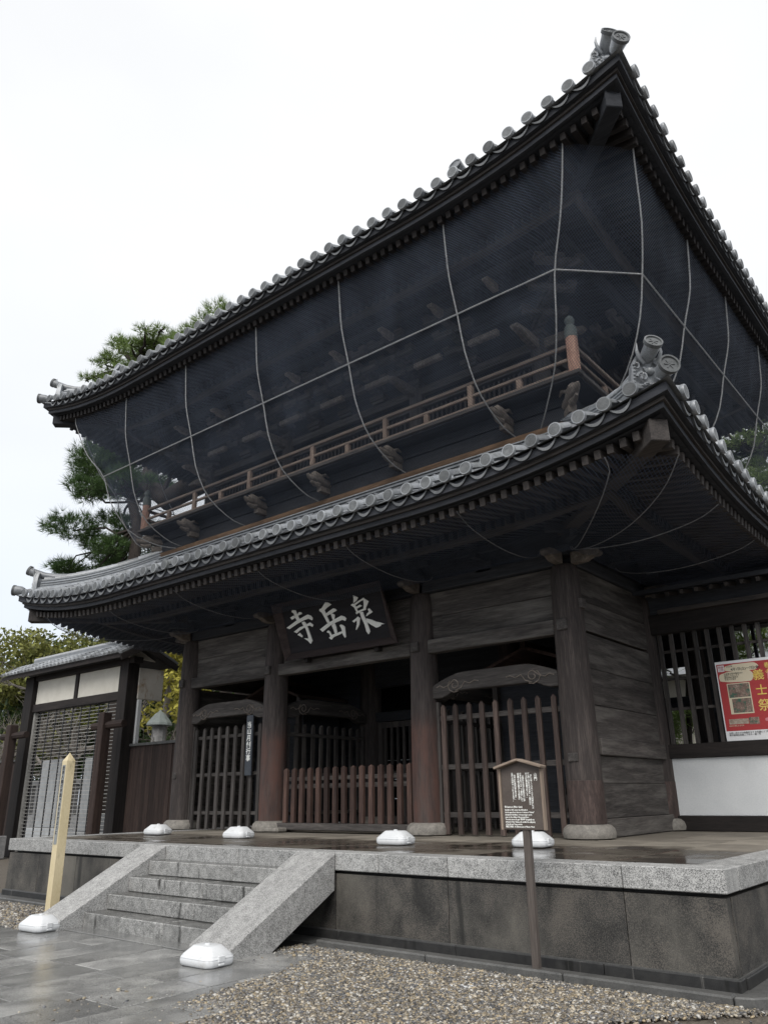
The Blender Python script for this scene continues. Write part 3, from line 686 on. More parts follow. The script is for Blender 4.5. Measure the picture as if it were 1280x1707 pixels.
        def disc(c, r_, par, nrm_):
            x1 = sv; y1 = nrm_.cross(x1).normalized(); q = MB(); N_ = 20
            prof = [(r_, -.03), (r_, .02), (r_*.82, .02), (r_*.78, .0), (.02, .0)]
            for rr, t in prof:
                for j in range(N_): p = Vector(c)+nrm_*t+(x1*math.cos(2*math.pi*j/N_)+y1*math.sin(2*math.pi*j/N_))*rr; q.v.append(tuple(p))
            for i in range(len(prof)-1):
                for j in range(N_): q.f.append((i*N_+j, i*N_+(j+1) % N_, (i+1)*N_+(j+1) % N_, (i+1)*N_+j)); q.m.append(0)
            q.f.append(tuple(range(4*N_, 5*N_))); q.m.append(0)
            for a in (0, 60, 120):
                d_ = x1*math.cos(R(a))+y1*math.sin(R(a)); q.bar(Vector(c)+nrm_*.004-d_*r_*.5, Vector(c)+nrm_*.004+d_*r_*.5, r_*.1, .012, tuple(nrm_))
            make('crest_disc', q, TDISC, par, fix=True, smooth=True)
        disc(tip+dv*.07+Vector((0, 0, .045)), .12, hr, nrm)
        # lower corner tile
        ct = Vector((XC+sx_*Rf.hx, YC+sy_*Rf.hy, Rf.zd+Rf.A+.03)); q = MB(); q.tube([ct-dv*.17-Vector((0, 0, .02)), ct-dv*.12, ct+dv*.03], [.085, .10, .122], 14); make('corner_tile', q, TILE, hr, smooth=True)
        disc(ct+dv*.05, .13, hr, (dv+Vector((0, 0, .12))).normalized())
        # demon-face end plate: plate, beads, curls, horns
        q = MB(); base = D(.36, .03)
        def F(a_, z_, o_=0): return base+sv*a_+Vector((0, 0, z_))+dv*(o_+.02)
        pl_ = [(-.24, .0), (.24, .0), (.25, .16), (.22, .34), (.15, .47), (-.15, .47), (-.22, .34), (-.25, .16)]
        q.prism(pl_, tuple(base), tuple(sv), (0, 0, 1), tuple(dv), -.03, .045)
        q.prism([(-.25, .0), (-.215, .0), (-.19, .34), (-.13, .45), (-.15, .48), (-.23, .35)], tuple(base), tuple(sv), (0, 0, 1), tuple(dv), .045, .07); q.prism([(.25, .0), (.215, .0), (.19, .34), (.13, .45), (.15, .48), (.23, .35)], tuple(base), tuple(sv), (0, 0, 1), tuple(dv), .045, .07)
        for sgn in (-1, 1):
            for j in range(7): c = F(sgn*(.225-.006*j), .04+.052*j, .055); q.lathe([(.004, -.018), (.017, -.006), (.017, .006), (.004, .018)], tuple(c), 6)
            sp_ = []
            for j in range(14): a = j*.5; r_ = .075-.0042*j; sp_.append(F(sgn*(.11+r_*math.cos(a)*.95), .16+r_*math.sin(a), .07))
            q.tube(sp_, .019, 6)
            sp_ = [F(sgn*(.03+.012*j), .24+.02*j, .06-.004*j) for j in range(5)]; q.tube(sp_, [.03, .028, .022, .016, .006], 7)
            q.tube([F(sgn*.07, .36, .05), F(sgn*.13, .42, .08), F(sgn*.16, .52, .10), F(sgn*.15, .62, .11)], [.032, .03, .020, .004], 7)
            sp_ = [F(sgn*(.17+.035*math.cos(j*.7)), .33+.045*math.sin(j*.7), .06) for j in range(8)]; q.tube(sp_, .014, 6)
            sp_ = [F(sgn*(.05+.05*math.cos(j*.6)), .05+.035*math.sin(j*.6), .06) for j in range(7)]; q.tube(sp_, .015, 6)
            sp_ = [F(sgn*(.02+.035*j), .07+.012*math.sin(j*2.2)-.006*j, .05) for j in range(5)]; q.tube(sp_, .014, 6)
        q.lathe([(.01, -.05), (.05, -.03), (.062, 0), (.05, .035), (.01, .05)], tuple(F(0, .25, .05)), 10)
        make('demon_face_plate', q, TILE, hr, fix=True, smooth=True)
    return root
LOW = Roof(7.90, 6.13, 5.78, .51, 2.33)
UPR = Roof(7.99, 6.22, 10.89, .60, 2.75)
lowroot = roof_build(LOW, 'lower_roof', 44, 34, False)
uproot = roof_build(UPR, 'upper_roof', 45, 34, True)
# upper gable roof: side gables, main ridge, descending ridges
q = MB(); gx = UPR.hx-UPR.smax
for sx_ in (-1, 1):
    X_ = XC+sx_*(gx-.05); poly = []
    for s_ in nn(UPR.smax, UPR.hy, 8): poly.append((YC-UPR.hy+s_, UPR.top(0, 0, s_)-.1))
    for s_ in nn(UPR.hy, UPR.smax, 8): poly.append((YC+UPR.hy-s_, UPR.top(0, 0, s_)-.1))
    q.prism(poly, (X_, 0, 0), (0, 1, 0), (0, 0, 1), (1, 0, 0), -.05, .05)
make('gable_board', q, dark('y'), uproot, fix=True)
zr = UPR.top(0, 0, UPR.hy)
for w_, z0, z1 in ((.30, -.1, .25), (.22, .25, .55), (.27, .55, .60), (.2, .60, .72)):
    q = MB(); q.box(XC-gx-.1, XC+gx+.1, YC-w_, YC+w_, zr+z0, zr+z1); make('ridge_course', q, TILE, uproot)
q = MB(); q.tube([(XC-gx-.15, YC, zr+.74), (XC+gx+.15, YC, zr+.74)], .11, 10); make('ridge_cover', q, TILE, uproot, smooth=True)
for sx_ in (-1, 1):
    for sy_ in (-1, 1):
        def D2(s_, dz): return Vector((XC+sx_*(gx-.28), YC+sy_*(UPR.hy-s_), UPR.top(0, gx, s_)+dz))
        q = MB(); ss = nn(.62, UPR.hy-.1, 12)
        for s_ in ss:
            for a_, z_ in ((-.13, 0), (.13, 0), (.10, .26), (-.10, .26)): p = D2(s_, z_); q.v.append((p.x+a_, p.y, p.z))
        for i in range(len(ss)-1):
            for c in range(4): q.f.append((i*4+c, i*4+(c+1) % 4, i*4+4+(c+1) % 4, i*4+4+c)); q.m.append(0)
        q.f += [(0, 1, 2, 3), tuple((len(ss)-1)*4+c for c in (3, 2, 1, 0))]; q.m += [0, 0]
        dr = make('descending_ridge', q, TILE, uproot, fix=True)
        dvv = Vector((0, sy_, 0)); tip = D2(.34, .44)
        q = MB(); q.tube([D2(1.1, .28), D2(.75, .31), D2(.5, .37), tip], [.08, .085, .095, .115], 12); q.lathe([(.118, 0), (.118, .02), (.095, .02), (.09, .005), (.02, .005)], (0, 0, 0), 14, 'y')
        n0 = 14*5
        if sy_ < 0:
            for i in range(len(q.v)-n0, len(q.v)): v = Vector(q.v[i]); v = Euler((R(-14), 0, 0)).to_matrix() @ v; q.v[i] = tuple(v+tip+Vector((0, -.01, .0)))
        else:
            q.v[-n0:] = [tuple(Vector(v)+tip) for v in q.v[-n0:]]
        make('end_barrel', q, TILE, uproot, smooth=True)
        q = MB(); q.tube([D2(.6, .2), D2(.42, .22), D2(.38, .34)+Vector((-.12*sx_, 0, .02))], [.03, .022, .006], 6); q.tube([D2(.6, .2), D2(.45, .26), D2(.40, .36)+Vector((.12*sx_, 0, .02))], [.03, .022, .006], 6)
        make('horn_ornament', q, TILE, uproot, smooth=True)

# ------------------------------------------------------------------ under-eave brackets
def bracket(x, y, z, dx, dy, n_steps, nm='bracket_set', mm=None):
    """stepped arms reaching out along (dx,dy) with bearing blocks"""
    d = Vector((dx, dy, 0)); diag = abs(dx) > 0 and abs(dy) > 0; d = Vector((dx, dy, 0)); dn = d.normalized(); L_ = 1.42 if diag else 1
    sv = Vector((-dn.y, dn.x, 0)); q = MB(); p0 = Vector((x, y, z))
    q.box(x-.19, x+.19, y-.19, y+.19, z, z+.10); q.box(x-.15, x+.15, y-.15, y+.15, z-.06, z)
    for k in range(n_steps):
        zz = z+.12+k*.19; reach = .34*(k+1)*L_; q.bar(p0-dn*.15+Vector((0, 0, zz-z+.06)), p0+dn*(reach+.14)+Vector((0, 0, zz-z+.06)), .12, .12)
        c = p0+dn*reach; q.bar(c-sv*.42+Vector((0, 0, zz-z+.15)), c+sv*.42+Vector((0, 0, zz-z+.15)), .11, .11)
        for t in (-.36, 0, .36):
            cc = c+sv*t; q.bar(cc+Vector((0, 0, zz-z+.20)), cc+Vector((0, 0, zz-z+.27)), .17, .17, (1, 0, 0) if not diag else (.7, .7, 0))
    return make(nm, q, mm or dark('x'), GP)
for zb, ins, yy, st_ in ((5.31, 0, 0, 3),):
    mids = [(XC-B+(B-1.95)/2, 0), (XC, 0), (XC+B-(B-1.95)/2, 0)]
    for x in CX[1:3]+[mids[0][0], mids[1][0], mids[2][0]]: bracket(x, Y0, zb, 0, -1, st_)
    for y in (YC, CY[2], Y0+DY/2, YC+DY/2): bracket(CX[3], y, zb, 1, 0, st_); 
    for y in (YC, CY[2]): bracket(CX[0], y, zb, -1, 0, st_)
    bracket(CX[3], Y0, zb, 1, -1, st_); bracket(CX[0], Y0, zb, -1, -1, st_)
# purlins carried by the brackets
for z_, o_, mm in ((5.97, 1.05, dark), (5.78, .70, dark)):
    for k in range(4):
        q = MB()
        if k == 0: q.box(CX[0]-o_, CX[3]+o_, Y0-o_-.07, Y0-o_+.07, z_-.12, z_)
        elif k == 1: q.box(CX[3]+o_-.07, CX[3]+o_+.07, Y0-o_+.08, CY[2]+o_, z_-.12, z_)
        elif k == 2: q.box(CX[0]-o_, CX[3]+o_, CY[2]+o_-.07, CY[2]+o_+.07, z_-.12, z_)
        else: q.box(CX[0]-o_-.07, CX[0]-o_+.07, Y0-o_+.08, CY[2]+o_, z_-.12, z_)
        make('purlin', q, mm('x' if k % 2 == 0 else 'y'), GP)
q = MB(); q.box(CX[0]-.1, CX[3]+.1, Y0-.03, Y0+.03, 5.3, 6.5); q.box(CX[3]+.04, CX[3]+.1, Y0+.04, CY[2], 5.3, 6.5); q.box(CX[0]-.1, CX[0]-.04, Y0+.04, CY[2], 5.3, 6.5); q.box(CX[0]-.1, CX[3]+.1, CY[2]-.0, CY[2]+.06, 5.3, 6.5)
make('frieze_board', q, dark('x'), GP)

# ------------------------------------------------------------------ balcony storey
def rect_boxes(ox, oy, t, z0, z1, nm, mm, bev=0, parent=None):
    """four boards round the building; ox, oy = half extents of the outer face"""
    for k in range(4):
        q = MB()
        if k == 0: q.box(XC-ox, XC+ox, YC-oy, YC-oy+t, z0, z1)
        elif k == 1: q.box(XC+ox-t, XC+ox, YC-oy+t+.002, YC+oy-t-.002, z0, z1)
        elif k == 2: q.box(XC-ox, XC+ox, YC+oy-t, YC+oy, z0, z1)
        else: q.box(XC-ox, XC-ox+t, YC-oy+t+.002, YC+oy-t-.002, z0, z1)
        make(nm, q, mm('x' if k % 2 == 0 else 'y') if callable(mm) else mm, parent or GP, bevel=bev)
kx, ky = B+.72, DY+.72
for i_, (o_, z0_, z1_) in enumerate(((.17, 6.80, 6.90), (.135, 6.902, 6.95), (.155, 6.952, 6.985), (.115, 6.987, 7.025), (.14, 7.027, 7.06), (.10, 7.062, 7.10), (.13, 7.102, 7.125))):
    rect_boxes(kx+o_, ky+o_, .24, z0_, z1_, 'ridge_course', TILE if i_ in (4, 6) else mat('pan_tile_clay', (.07, .075, .08), (.18, .185, .19), 8), 0, lowroot)
rect_boxes(kx+.06, ky+.06, .12, 7.127, 7.27, 'flashing_board', lambda a: BROWNSTRIP if a == 'x' else wood('orange_brown_board', (.06, .036, .022), (.22, .135, .080), 'y', (.12, .075, .047)), .006)
rect_boxes(kx, ky, .10, 7.27, 7.56, 'skirt_board', dark, .004)
rect_boxes(kx+.03, ky+.03, .12, 7.562, 7.66, 'skirt_rail', dark, .006)
rect_boxes(kx+.0, ky+.0, .10, 7.662, 7.80, 'skirt_board', dark, .004)
fx, fy = B+1.14, DY+1.14
# balcony floor boards, laid across
x = XC-fx
q = MB(); q.box(XC-fx+.06, XC+fx-.06, YC-fy+.06, YC+fy-.06, 7.80, 7.825); make('balcony_deck', q, dark('x'), GP)
rect_boxes(fx, fy, .16, 7.828, 7.90, 'balcony_edge_board', lambda a: grey(a), .008)
# carved heads beneath the balcony
def head(x, y, z, dx, dy, sc=1.0):
    d = Vector((dx, dy, 0)).normalized(); s_ = Vector((-d.y, d.x, 0)); q = MB(); p = Vector((x, y, z))
    def P(a, b_, c): return p+d*a*sc+s_*b_*sc+Vector((0, 0, c*sc))
    q.tube([P(0, 0, .06), P(.20, 0, .07), P(.34, 0, .13), P(.44, 0, .16), P(.50, 0, .13)], [.10, .10, .11, .09, .05], 10)      # neck and brow
    q.tube([P(.36, 0, .08), P(.48, 0, .08), P(.58, 0, .10), P(.62, 0, .14)], [.07, .065, .05, .025], 9)                        # muzzle, curled up
    q.tube([P(.30, 0, .0), P(.42, 0, -.02), P(.52, 0, .01)], [.07, .05, .03], 8)                                              # jaw
    for e in (-1, 1):
        q.tube([P(.30, .06*e, .16), P(.22, .11*e, .20), P(.12, .12*e, .17)], [.035, .035, .012], 7)                            # ears
        q.lathe([(.004, -.02), (.02, -.008), (.02, .008), (.004, .02)], tuple(P(.44, .07*e, .17)), 7)
    q.bar(P(-.02, 0, -.09), P(.28, 0, -.09), .12*sc, .11*sc)
    return make('carved_beast_head', q, CARVE, GP, smooth=True)
hb = [XC-4.55, XC-2.95+.3, XC-.95, XC+.95, XC+2.65, XC+4.55]
for x in (-14.40, -12.05, -10.15, -8.27, -5.85): head(x, YC-ky+.02, 7.52, 0, -1)
head(XC+kx-.1, YC-ky+.1, 7.50, .9, -1, 1.15); head(XC-kx+.1, YC-ky+.1, 7.50, -.9, -1, 1.15)
for y in (YC-2.2, YC, YC+2.2): head(XC+kx-.02, y, 7.52, 1, 0)
# railing
rail = empty('balcony_railing', (XC, YC, 7.9)); rail.parent = GP; rail.location = Vector((XC, YC, 7.9))-WL[GP.name]
rx, ry = B+1.01, DY+1.01
for z_, w_, h_ in ((8.43, .075, .07), (8.185, .06, .06), (7.95, .09, .08)):
    for k in range(4):
        q = MB(); c = [(XC-rx, YC-ry), (XC+rx, YC-ry), (XC+rx, YC+ry), (XC-rx, YC+ry)]; a, b_ = c[k], c[(k+1) % 4]
        d_ = Vector((b_[0]-a[0], b_[1]-a[1], 0)).normalized()*.09
        q.bar((a[0]+d_.x, a[1]+d_.y, z_), (b_[0]-d_.x, b_[1]-d_.y, z_), w_, h_); make('rail', q, railw('x' if k % 2 == 0 else 'y'), rail, bevel=.012)
for sx_ in (-1, 1):
    for sy_ in (-1, 1):
        x, y = XC+sx_*rx, YC+sy_*ry
        q = MB(); q.tube([(x, y, 7.86), (x, y, 8.58)], .098, 16); po = make('newel_post', q, ORPOST, rail, smooth=True)
        q = MB(); q.lathe([(.106, 8.56), (.108, 8.60), (.10, 8.61), (.104, 8.68), (.10, 8.70), (.095, 8.76), (.07, 8.79), (.05, 8.80), (.052, 8.82), (.078, 8.855), (.085, 8.895), (.07, 8.94), (.035, 8.975), (.008, 9.0)], (x, y, 0), 18)
        make('onion_cap', q, GIB, rail, smooth=True)
for k in range(-5, 6):
    x = XC+k*.975
    q = MB(); tall = k % 2 == 0; q.box(x-.05, x+.05, YC-ry-.04, YC-ry+.04, 7.99, 8.40 if tall else 8.155); make('rail_post', q, RAILP, rail, bevel=.006)
for k in range(-3, 4):
    y = YC+k*.98; q = MB(); q.box(XC+rx-.04, XC+rx+.04, y-.05, y+.05, 7.99, 8.40 if k % 2 == 0 else 8.155); make('rail_post', q, RAILP, rail, bevel=.006)
    q = MB(); q.box(XC-rx-.04, XC-rx+.04, y-.05, y+.05, 7.99, 8.40 if k % 2 == 0 else 8.155); make('rail_post', q, RAILP, rail, bevel=.006)
# upper storey walls: columns, lattice, boards
ux, uy = B-.12, DY-.12
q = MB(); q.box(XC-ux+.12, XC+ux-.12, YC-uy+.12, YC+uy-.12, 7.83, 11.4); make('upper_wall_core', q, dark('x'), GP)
for x in (-ux, -1.9, 1.9, ux):
    for sy_ in (-1, 1):
        q = MB(); q.tube([(XC+x, YC+sy_*uy, 7.83), (XC+x, YC+sy_*uy, 9.55)], .17, 14); make('upper_column', q, grey('z'), GP, smooth=True)
for sx_ in (-1, 1): q = MB(); q.tube([(XC+sx_*ux, YC, 7.83), (XC+sx_*ux, YC, 9.55)], .17, 14); make('upper_column', q, grey('z'), GP, smooth=True)
for z0, z1, o_ in ((8.0, 8.12, .08), (9.05, 9.2, .10), (9.34, 9.52, .12)): rect_boxes(ux+o_-.05, uy+o_-.05, .12, z0, z1, 'tie_beam', grey, .008)
for a, b_ in ((-ux, -1.9), (-1.9, 1.9), (1.9, ux)):
    n = int((b_-a-.5)/.11); b0 = None
    win = empty('lattice_window', (XC+(a+b_)/2, YC-uy, 8.12)); win.parent = GP; win.location = Vector((XC+(a+b_)/2, YC-uy, 8.12))-WL[GP.name]
    for i in range(n+1):
        x = XC+a+.25+i*(b_-a-.5)/n
        if b0 is None: q = MB(); q.box(x-.022, x+.022, YC-uy+.02, YC-uy+.08, 8.12, 9.05); b0 = make('lattice_bar', q, grey('z'), win)
        else: dup(b0, (x, YC-uy+.05, 8.12))
for yy in (-1, 0):
    ya, yb = YC+yy*uy+.25, YC+(yy+1)*uy-.25; n = 20; b0 = None
    win = empty('lattice_window', (XC+ux, (ya+yb)/2, 8.12)); win.parent = GP; win.location = Vector((XC+ux, (ya+yb)/2, 8.12))-WL[GP.name]
    for i in range(n+1):
        y = ya+i*(yb-ya)/n
        if b0 is None: q = MB(); q.box(XC+ux-.08, XC+ux-.02, y-.022, y+.022, 8.12, 9.05); b0 = make('lattice_bar', q, grey('z'), win)
        else: dup(b0, (XC+ux-.05, y, 8.12))
GU = lambda: grey('x')
for x in (-1.9, 1.9, -3.3, 0, 3.3, .95, -.95): bracket(XC+x, YC-uy, 9.56, 0, -1, 3, 'bracket_set', grey('x'))
for y in (-uy/2, 0, uy/2, uy): bracket(XC+ux, YC+y, 9.56, 1, 0, 3, 'bracket_set', grey('y'))
bracket(XC+ux, YC-uy, 9.56, 1, -1, 3, 'bracket_set', grey('x')); bracket(XC-ux, YC-uy, 9.56, -1, -1, 3, 'bracket_set', grey('x'))
for x, y, dx, dy in ((ux, -uy, 1, 0), (ux, -uy, 0, -1), (-ux, -uy, 0, -1), (-ux, -uy, -1, 0), (-1.9, -uy, 0, -1), (1.9, -uy, 0, -1)):
    q = MB(); q.prism(nose_poly(.85, .20), (XC+x+dx*.1, YC+y+dy*.1, 9.3), (dx, dy, 0), (0, 0, 1), (-dy, dx, 0), -.08, .08); make('carved_nosing', q, CARVE, GP, fix=True, bevel=.02)
# elbow arms that show through the net as short pale bars
for x in (-3.9, -2.6, -1.3, 0, 1.3, 2.6, 3.9):
    q = MB(); q.box(XC+x-.33, XC+x+.33, YC-uy-.62, YC-uy-.50, 9.62, 9.74); make('elbow_arm', q, CARVE, GP, bevel=.02)
for x in (-4.3, -2.9, -1.6, -.4, .9, 2.2, 3.4, 4.6):
    q = MB(); q.prism(nose_poly(.40, .15), (XC+x, YC-uy-1.2, 10.02), (0, -1, 0), (0, 0, 1), (1, 0, 0), -.06, .06); make('carved_nosing', q, CARVE, GP, fix=True, bevel=.014)
rect_boxes(ux+1.3, uy+1.3, .14, 10.36, 10.5, 'purlin', dark)
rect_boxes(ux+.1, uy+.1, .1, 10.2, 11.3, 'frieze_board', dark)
# ------------------------------------------------------------------ bird nets hung round the gate
def net(name, levels, Rf, label, m_, mr, ropes_front, ropes_side, mid=None, rr=.014, hook=None):
    root = empty(name, (XC, YC, levels[-1][2])); tag(root, label, 'bird net')
    def corner_pts(lv):
        d, c, z, lf = lv; ax, ay = B+d, DY+d
        return ax, ay, c, z, lf
    def pull(z): return (max(0, min(.75, (10.4-z)*.5))*max(0, min(1, .45+(z-7.2)*.9))) if Rf is UPR else 0
    # parametric round the building: 8 edges
    def ringpt(lv, edge, t):
        ax, ay, c, z, lf = corner_pts(lv)
        al = ax-pull(z)
        P = [(-al+c, -ay), (ax-c, -ay), (ax, -ay+c), (ax, ay-c), (ax-c, ay), (-al+c, ay), (-al, ay-c), (-al, -ay+c)]
        a, b_ = P[edge], P[(edge+1) % 8]; x, y = a[0]+(b_[0]-a[0])*t, a[1]+(b_[1]-a[1])*t
        k = min(Rf.hx-abs(x)*Rf.hx/(ax+.3), 9); u_ = max(0, min(9, max((Rf.hx-abs(x)), 0)+max(Rf.hy-abs(y), 0)))
        return Vector((XC+x, YC+y, z+lf*lift(u_*1.0, Rf.A)))
    # finer levels by Catmull interpolation
    def lvl(s_):
        n = len(levels)-1; i = min(int(s_*n), n-1); t = s_*n-i
        p0, p1, p2, p3 = levels[max(i-1, 0)], levels[i], levels[i+1], levels[min(i+2, n)]
        return [.5*((2*b1)+(-a1+c1)*t+(2*a1-5*b1+4*c1-d1)*t*t+(-a1+3*b1-3*c1+d1)*t**3) for a1, b1, c1, d1 in zip(p0, p1, p2, p3)]
    q = MB(); uvs = []; ns = 22; nv = 0
    cum = 0
    segs = [(0, 40), (1, 4), (2, 30), (3, 4), (4, 20), (5, 4), (6, 20), (7, 4)]
    pts = []
    for e_, n_ in segs:
        for i in range(n_): pts.append((e_, i/n_))
    pts.append((0, 0.0))
    U = [0]; top = [ringpt(lvl(.3), e_, t) for e_, t in pts]
    for a, b_ in zip(top[:-1], top[1:]): U.append(U[-1]+(b_-a).length)
    V = [0]; prev = ringpt(lvl(0), 0, .5)
    for s_ in range(1, ns+1): p = ringpt(lvl(s_/ns), 0, .5); V.append(V[-1]+(p-prev).length); prev = p
    k = len(pts); rs = np.random.RandomState(3)
    for s_ in range(ns+1):
        L_ = lvl(s_/ns)
        for j, (e_, t) in enumerate(pts):
            p = ringpt(L_, e_, t); wob = (.05*math.sin(j*1.7+s_*.6)+.04*math.sin(j*.9-s_*.8))*math.sin(math.pi*s_/ns)
            c = Vector((XC, YC, p.z)); dd = (p-c); dd.normalize(); q.v.append(tuple(p-dd*(abs(wob)+.0)))
            uvs.append((U[j], V[s_]))
    for s_ in range(ns):
        for j in range(k-1): a = s_*k+j; q.f.append((a, a+1, a+k+1, a+k)); q.m.append(0)
    o = make('net_mesh', q, m_, root, smooth=True)
    uvl = o.data.uv_layers.new(name='UVMap'); idx = np.zeros(len(o.data.loops), dtype=np.int32); o.data.loops.foreach_get('vertex_index', idx)
    uvl.data.foreach_set('uv', np.array(uvs, dtype=np.float32)[idx].ravel())
    def rope(fn, s0=0., s1=1.):
        q = MB(); q.tube([fn(s0+(s1-s0)*i/18) for i in range(19)], rr, 5); make('rope', q, mr, root, smooth=True)
    out_ = .02
    def outw(p): c = Vector((XC, YC, p.z)); d_ = (p-c).normalized(); return p+d_*out_
    for t in ropes_front:
        tt = t
        def fn(s_, tt=tt):
            L_ = lvl(s_); ax, ay, c, z, lf = corner_pts(L_); x = tt
            lim = ax-c; x = max(-lim+pull(z), min(lim, x)); return outw(Vector((XC+x, YC-ay, ringpt(L_, 0, (x+lim)/(2*lim)).z)))
        rope(fn)
    for t in ropes_side:
        def fn(s_, tt=t):
            L_ = lvl(s_); ax, ay, c, z, lf = corner_pts(L_); lim = ay-c; y = max(-lim, min(lim, tt)); return outw(Vector((XC+ax, YC+y, ringpt(L_, 2, (y+lim)/(2*lim)).z)))
        rope(fn)
        def fn2(s_, tt=t):
            L_ = lvl(s_); ax, ay, c, z, lf = corner_pts(L_); lim = ay-c; y = max(-lim, min(lim, tt)); return outw(Vector((XC-ax+pull(z), YC+y, ringpt(L_, 6, (lim-y)/(2*lim)).z)))
        if Rf is UPR: rope(fn2)
    if mid is not None:
        L_ = lvl(mid); pp = [outw(ringpt(L_, e_, t)) for e_, t in pts]; q = MB(); q.tube(pp, rr*1.1, 5); make('rope', q, mr, root, smooth=True)
    return root
#            offset, chamfer, z, lift share
net('bird_net', [(2.71, .77, 10.56, .9), (2.66, .82, 9.95, .8), (2.60, .88, 9.45, .45), (2.42, .95, 8.85, .0), (2.22, .9, 8.15, 0), (1.86, .8, 7.62, 0), (1.25, .7, 7.30, 0), (.82, .6, 7.24, 0)], UPR,
    'huge dark bird net draped from the upper eaves over the balcony with pale ropes', NETM, ROPE,
    [-6.79, -4.5, -2.24, .02, 2.26, 4.6, 6.86], [-5.03, -2.78, -.7, 1.5, 3.7, 5.1], mid=.43, rr=.0125)
net('bird_net', [(2.71, .6, 5.36, .85), (2.35, .55, 5.20, .55), (1.6, .4, 5.09, .2), (.9, .2, 5.10, .05), (.42, .05, 5.20, 0), (.30, .02, 5.30, 0)], LOW,
    'fine dark bird net stretched beneath the lower eaves with sagging thin cords', NETL, ROPED,
    [-6.79, -4.3, -2.0, .33, 2.42, 4.6, 6.86], [-5.5, -3.6, -1.7, .5, 3], rr=.0075)

# ------------------------------------------------------------------ name plaque
GL = [[[(-1.104,0.929),(-1.012,0.909),(-0.99,0.818),(-0.95,0.708),(-1.029,0.685),(-1.058,0.753),(-1.084,0.856),(-1.137,0.899)],[(-1.202,0.789),(-1.097,0.814),(-1.062,0.765),(-1.168,0.737)],[(-0.99,0.818),(-0.929,0.861),(-0.869,0.846),(-0.86,0.81),(-0.93,0.803),(-1.0,0.785)],[(-1.366,0.597),(-1.057,0.701),(-0.902,0.735),(-0.715,0.776),(-0.63,0.74),(-0.592,0.683),(-0.622,0.647),(-0.707,0.694),(-0.855,0.676),(-1.044,0.635),(-1.286,0.562)],[(-1.18,0.491),(-0.994,0.558),(-0.829,0.575),(-0.742,0.602),(-0.691,0.612),(-0.614,0.555),(-0.648,0.517),(-0.716,0.555),(-0.856,0.538),(-1.021,0.492),(-1.11,0.452)],[(-0.912,0.644),(-0.844,0.657),(-0.802,0.611),(-0.778,0.533),(-0.752,0.403),(-0.728,0.245),(-0.791,0.191),(-0.849,0.261),(-0.942,0.325),(-0.821,0.303),(-0.82,0.361),(-0.841,0.507),(-0.89,0.583)],[(-1.1,0.416),(-1.026,0.449),(-0.966,0.381),(-0.983,0.348)]],[[(-0.176,0.94),(-0.112,0.927),(-0.033,0.871),(-0.16,0.83),(-0.24,0.792),(-0.309,0.839)],[(-0.366,0.832),(-0.309,0.839),(-0.24,0.792),(-0.215,0.687),(-0.173,0.549),(-0.216,0.52),(-0.242,0.549),(-0.284,0.662),(-0.325,0.757),(-0.376,0.798)],[(-0.226,0.719),(-0.112,0.762),(-0.009,0.791),(0.047,0.773),(0.073,0.738),(-0.047,0.707),(-0.221,0.668)],[(-0.097,0.694),(-0.062,0.699),(-0.008,0.665),(-0.014,0.631),(-0.045,0.57),(-0.079,0.57),(-0.09,0.627)],[(-0.466,0.439),(-0.22,0.531),(-0.044,0.575),(0.157,0.623),(0.234,0.593),(0.271,0.548),(0.229,0.507),(0.166,0.539),(-0.036,0.509),(-0.167,0.478),(-0.407,0.382)],[(-0.141,0.474),(-0.051,0.506),(-0.031,0.433),(-0.037,0.318),(-0.097,0.297),(-0.113,0.384)],[(-0.289,0.374),(-0.254,0.389),(-0.214,0.363),(-0.184,0.278),(-0.154,0.239),(-0.22,0.2),(-0.276,0.243),(-0.227,0.269),(-0.248,0.338),(-0.292,0.351)],[(-0.18,0.293),(-0.103,0.302),(0.112,0.328),(0.115,0.292),(-0.013,0.265),(-0.14,0.242),(-0.212,0.227)],[(0.064,0.439),(0.093,0.457),(0.15,0.437),(0.191,0.396),(0.163,0.206),(0.132,0.19),(0.1,0.264),(0.094,0.38)]],[[(0.556,0.958),(0.666,0.895),(0.612,0.842),(0.526,0.812),(0.553,0.893)],[(0.449,0.785),(0.508,0.803),(0.556,0.78),(0.569,0.719),(0.591,0.632),(0.548,0.589),(0.523,0.622),(0.553,0.632),(0.518,0.727)],[(0.528,0.791),(0.664,0.833),(0.797,0.87),(0.817,0.832),(0.714,0.819),(0.568,0.766)],[(0.788,0.866),(0.901,0.783),(0.804,0.681),(0.791,0.636),(0.741,0.674),(0.771,0.751)],[(0.573,0.73),(0.672,0.755),(0.717,0.725),(0.585,0.692)],[(0.587,0.645),(0.756,0.671),(0.791,0.636),(0.697,0.628),(0.574,0.6)],[(0.632,0.614),(0.709,0.614),(0.725,0.512),(0.757,0.407),(0.78,0.223),(0.729,0.177),(0.692,0.235),(0.685,0.371),(0.642,0.513)],[(0.403,0.477),(0.529,0.524),(0.534,0.487),(0.441,0.445)],[(0.531,0.529),(0.558,0.543),(0.609,0.506),(0.56,0.389),(0.512,0.343),(0.453,0.298),(0.449,0.31),(0.504,0.409)],[(0.843,0.646),(0.879,0.652),(0.939,0.572),(0.84,0.541),(0.765,0.517),(0.801,0.565),(0.854,0.591)],[(0.754,0.478),(0.871,0.437),(0.968,0.385),(1.057,0.357),(1.155,0.314),(1.067,0.315),(1.061,0.293),(0.989,0.275),(0.945,0.275),(0.844,0.342),(0.758,0.413)]]]
pq = empty('name_plaque', (-10.09, 11.08, 4.27)); tag(pq, 'big black hanging plaque with three white brushed characters above the central opening', 'plaque')
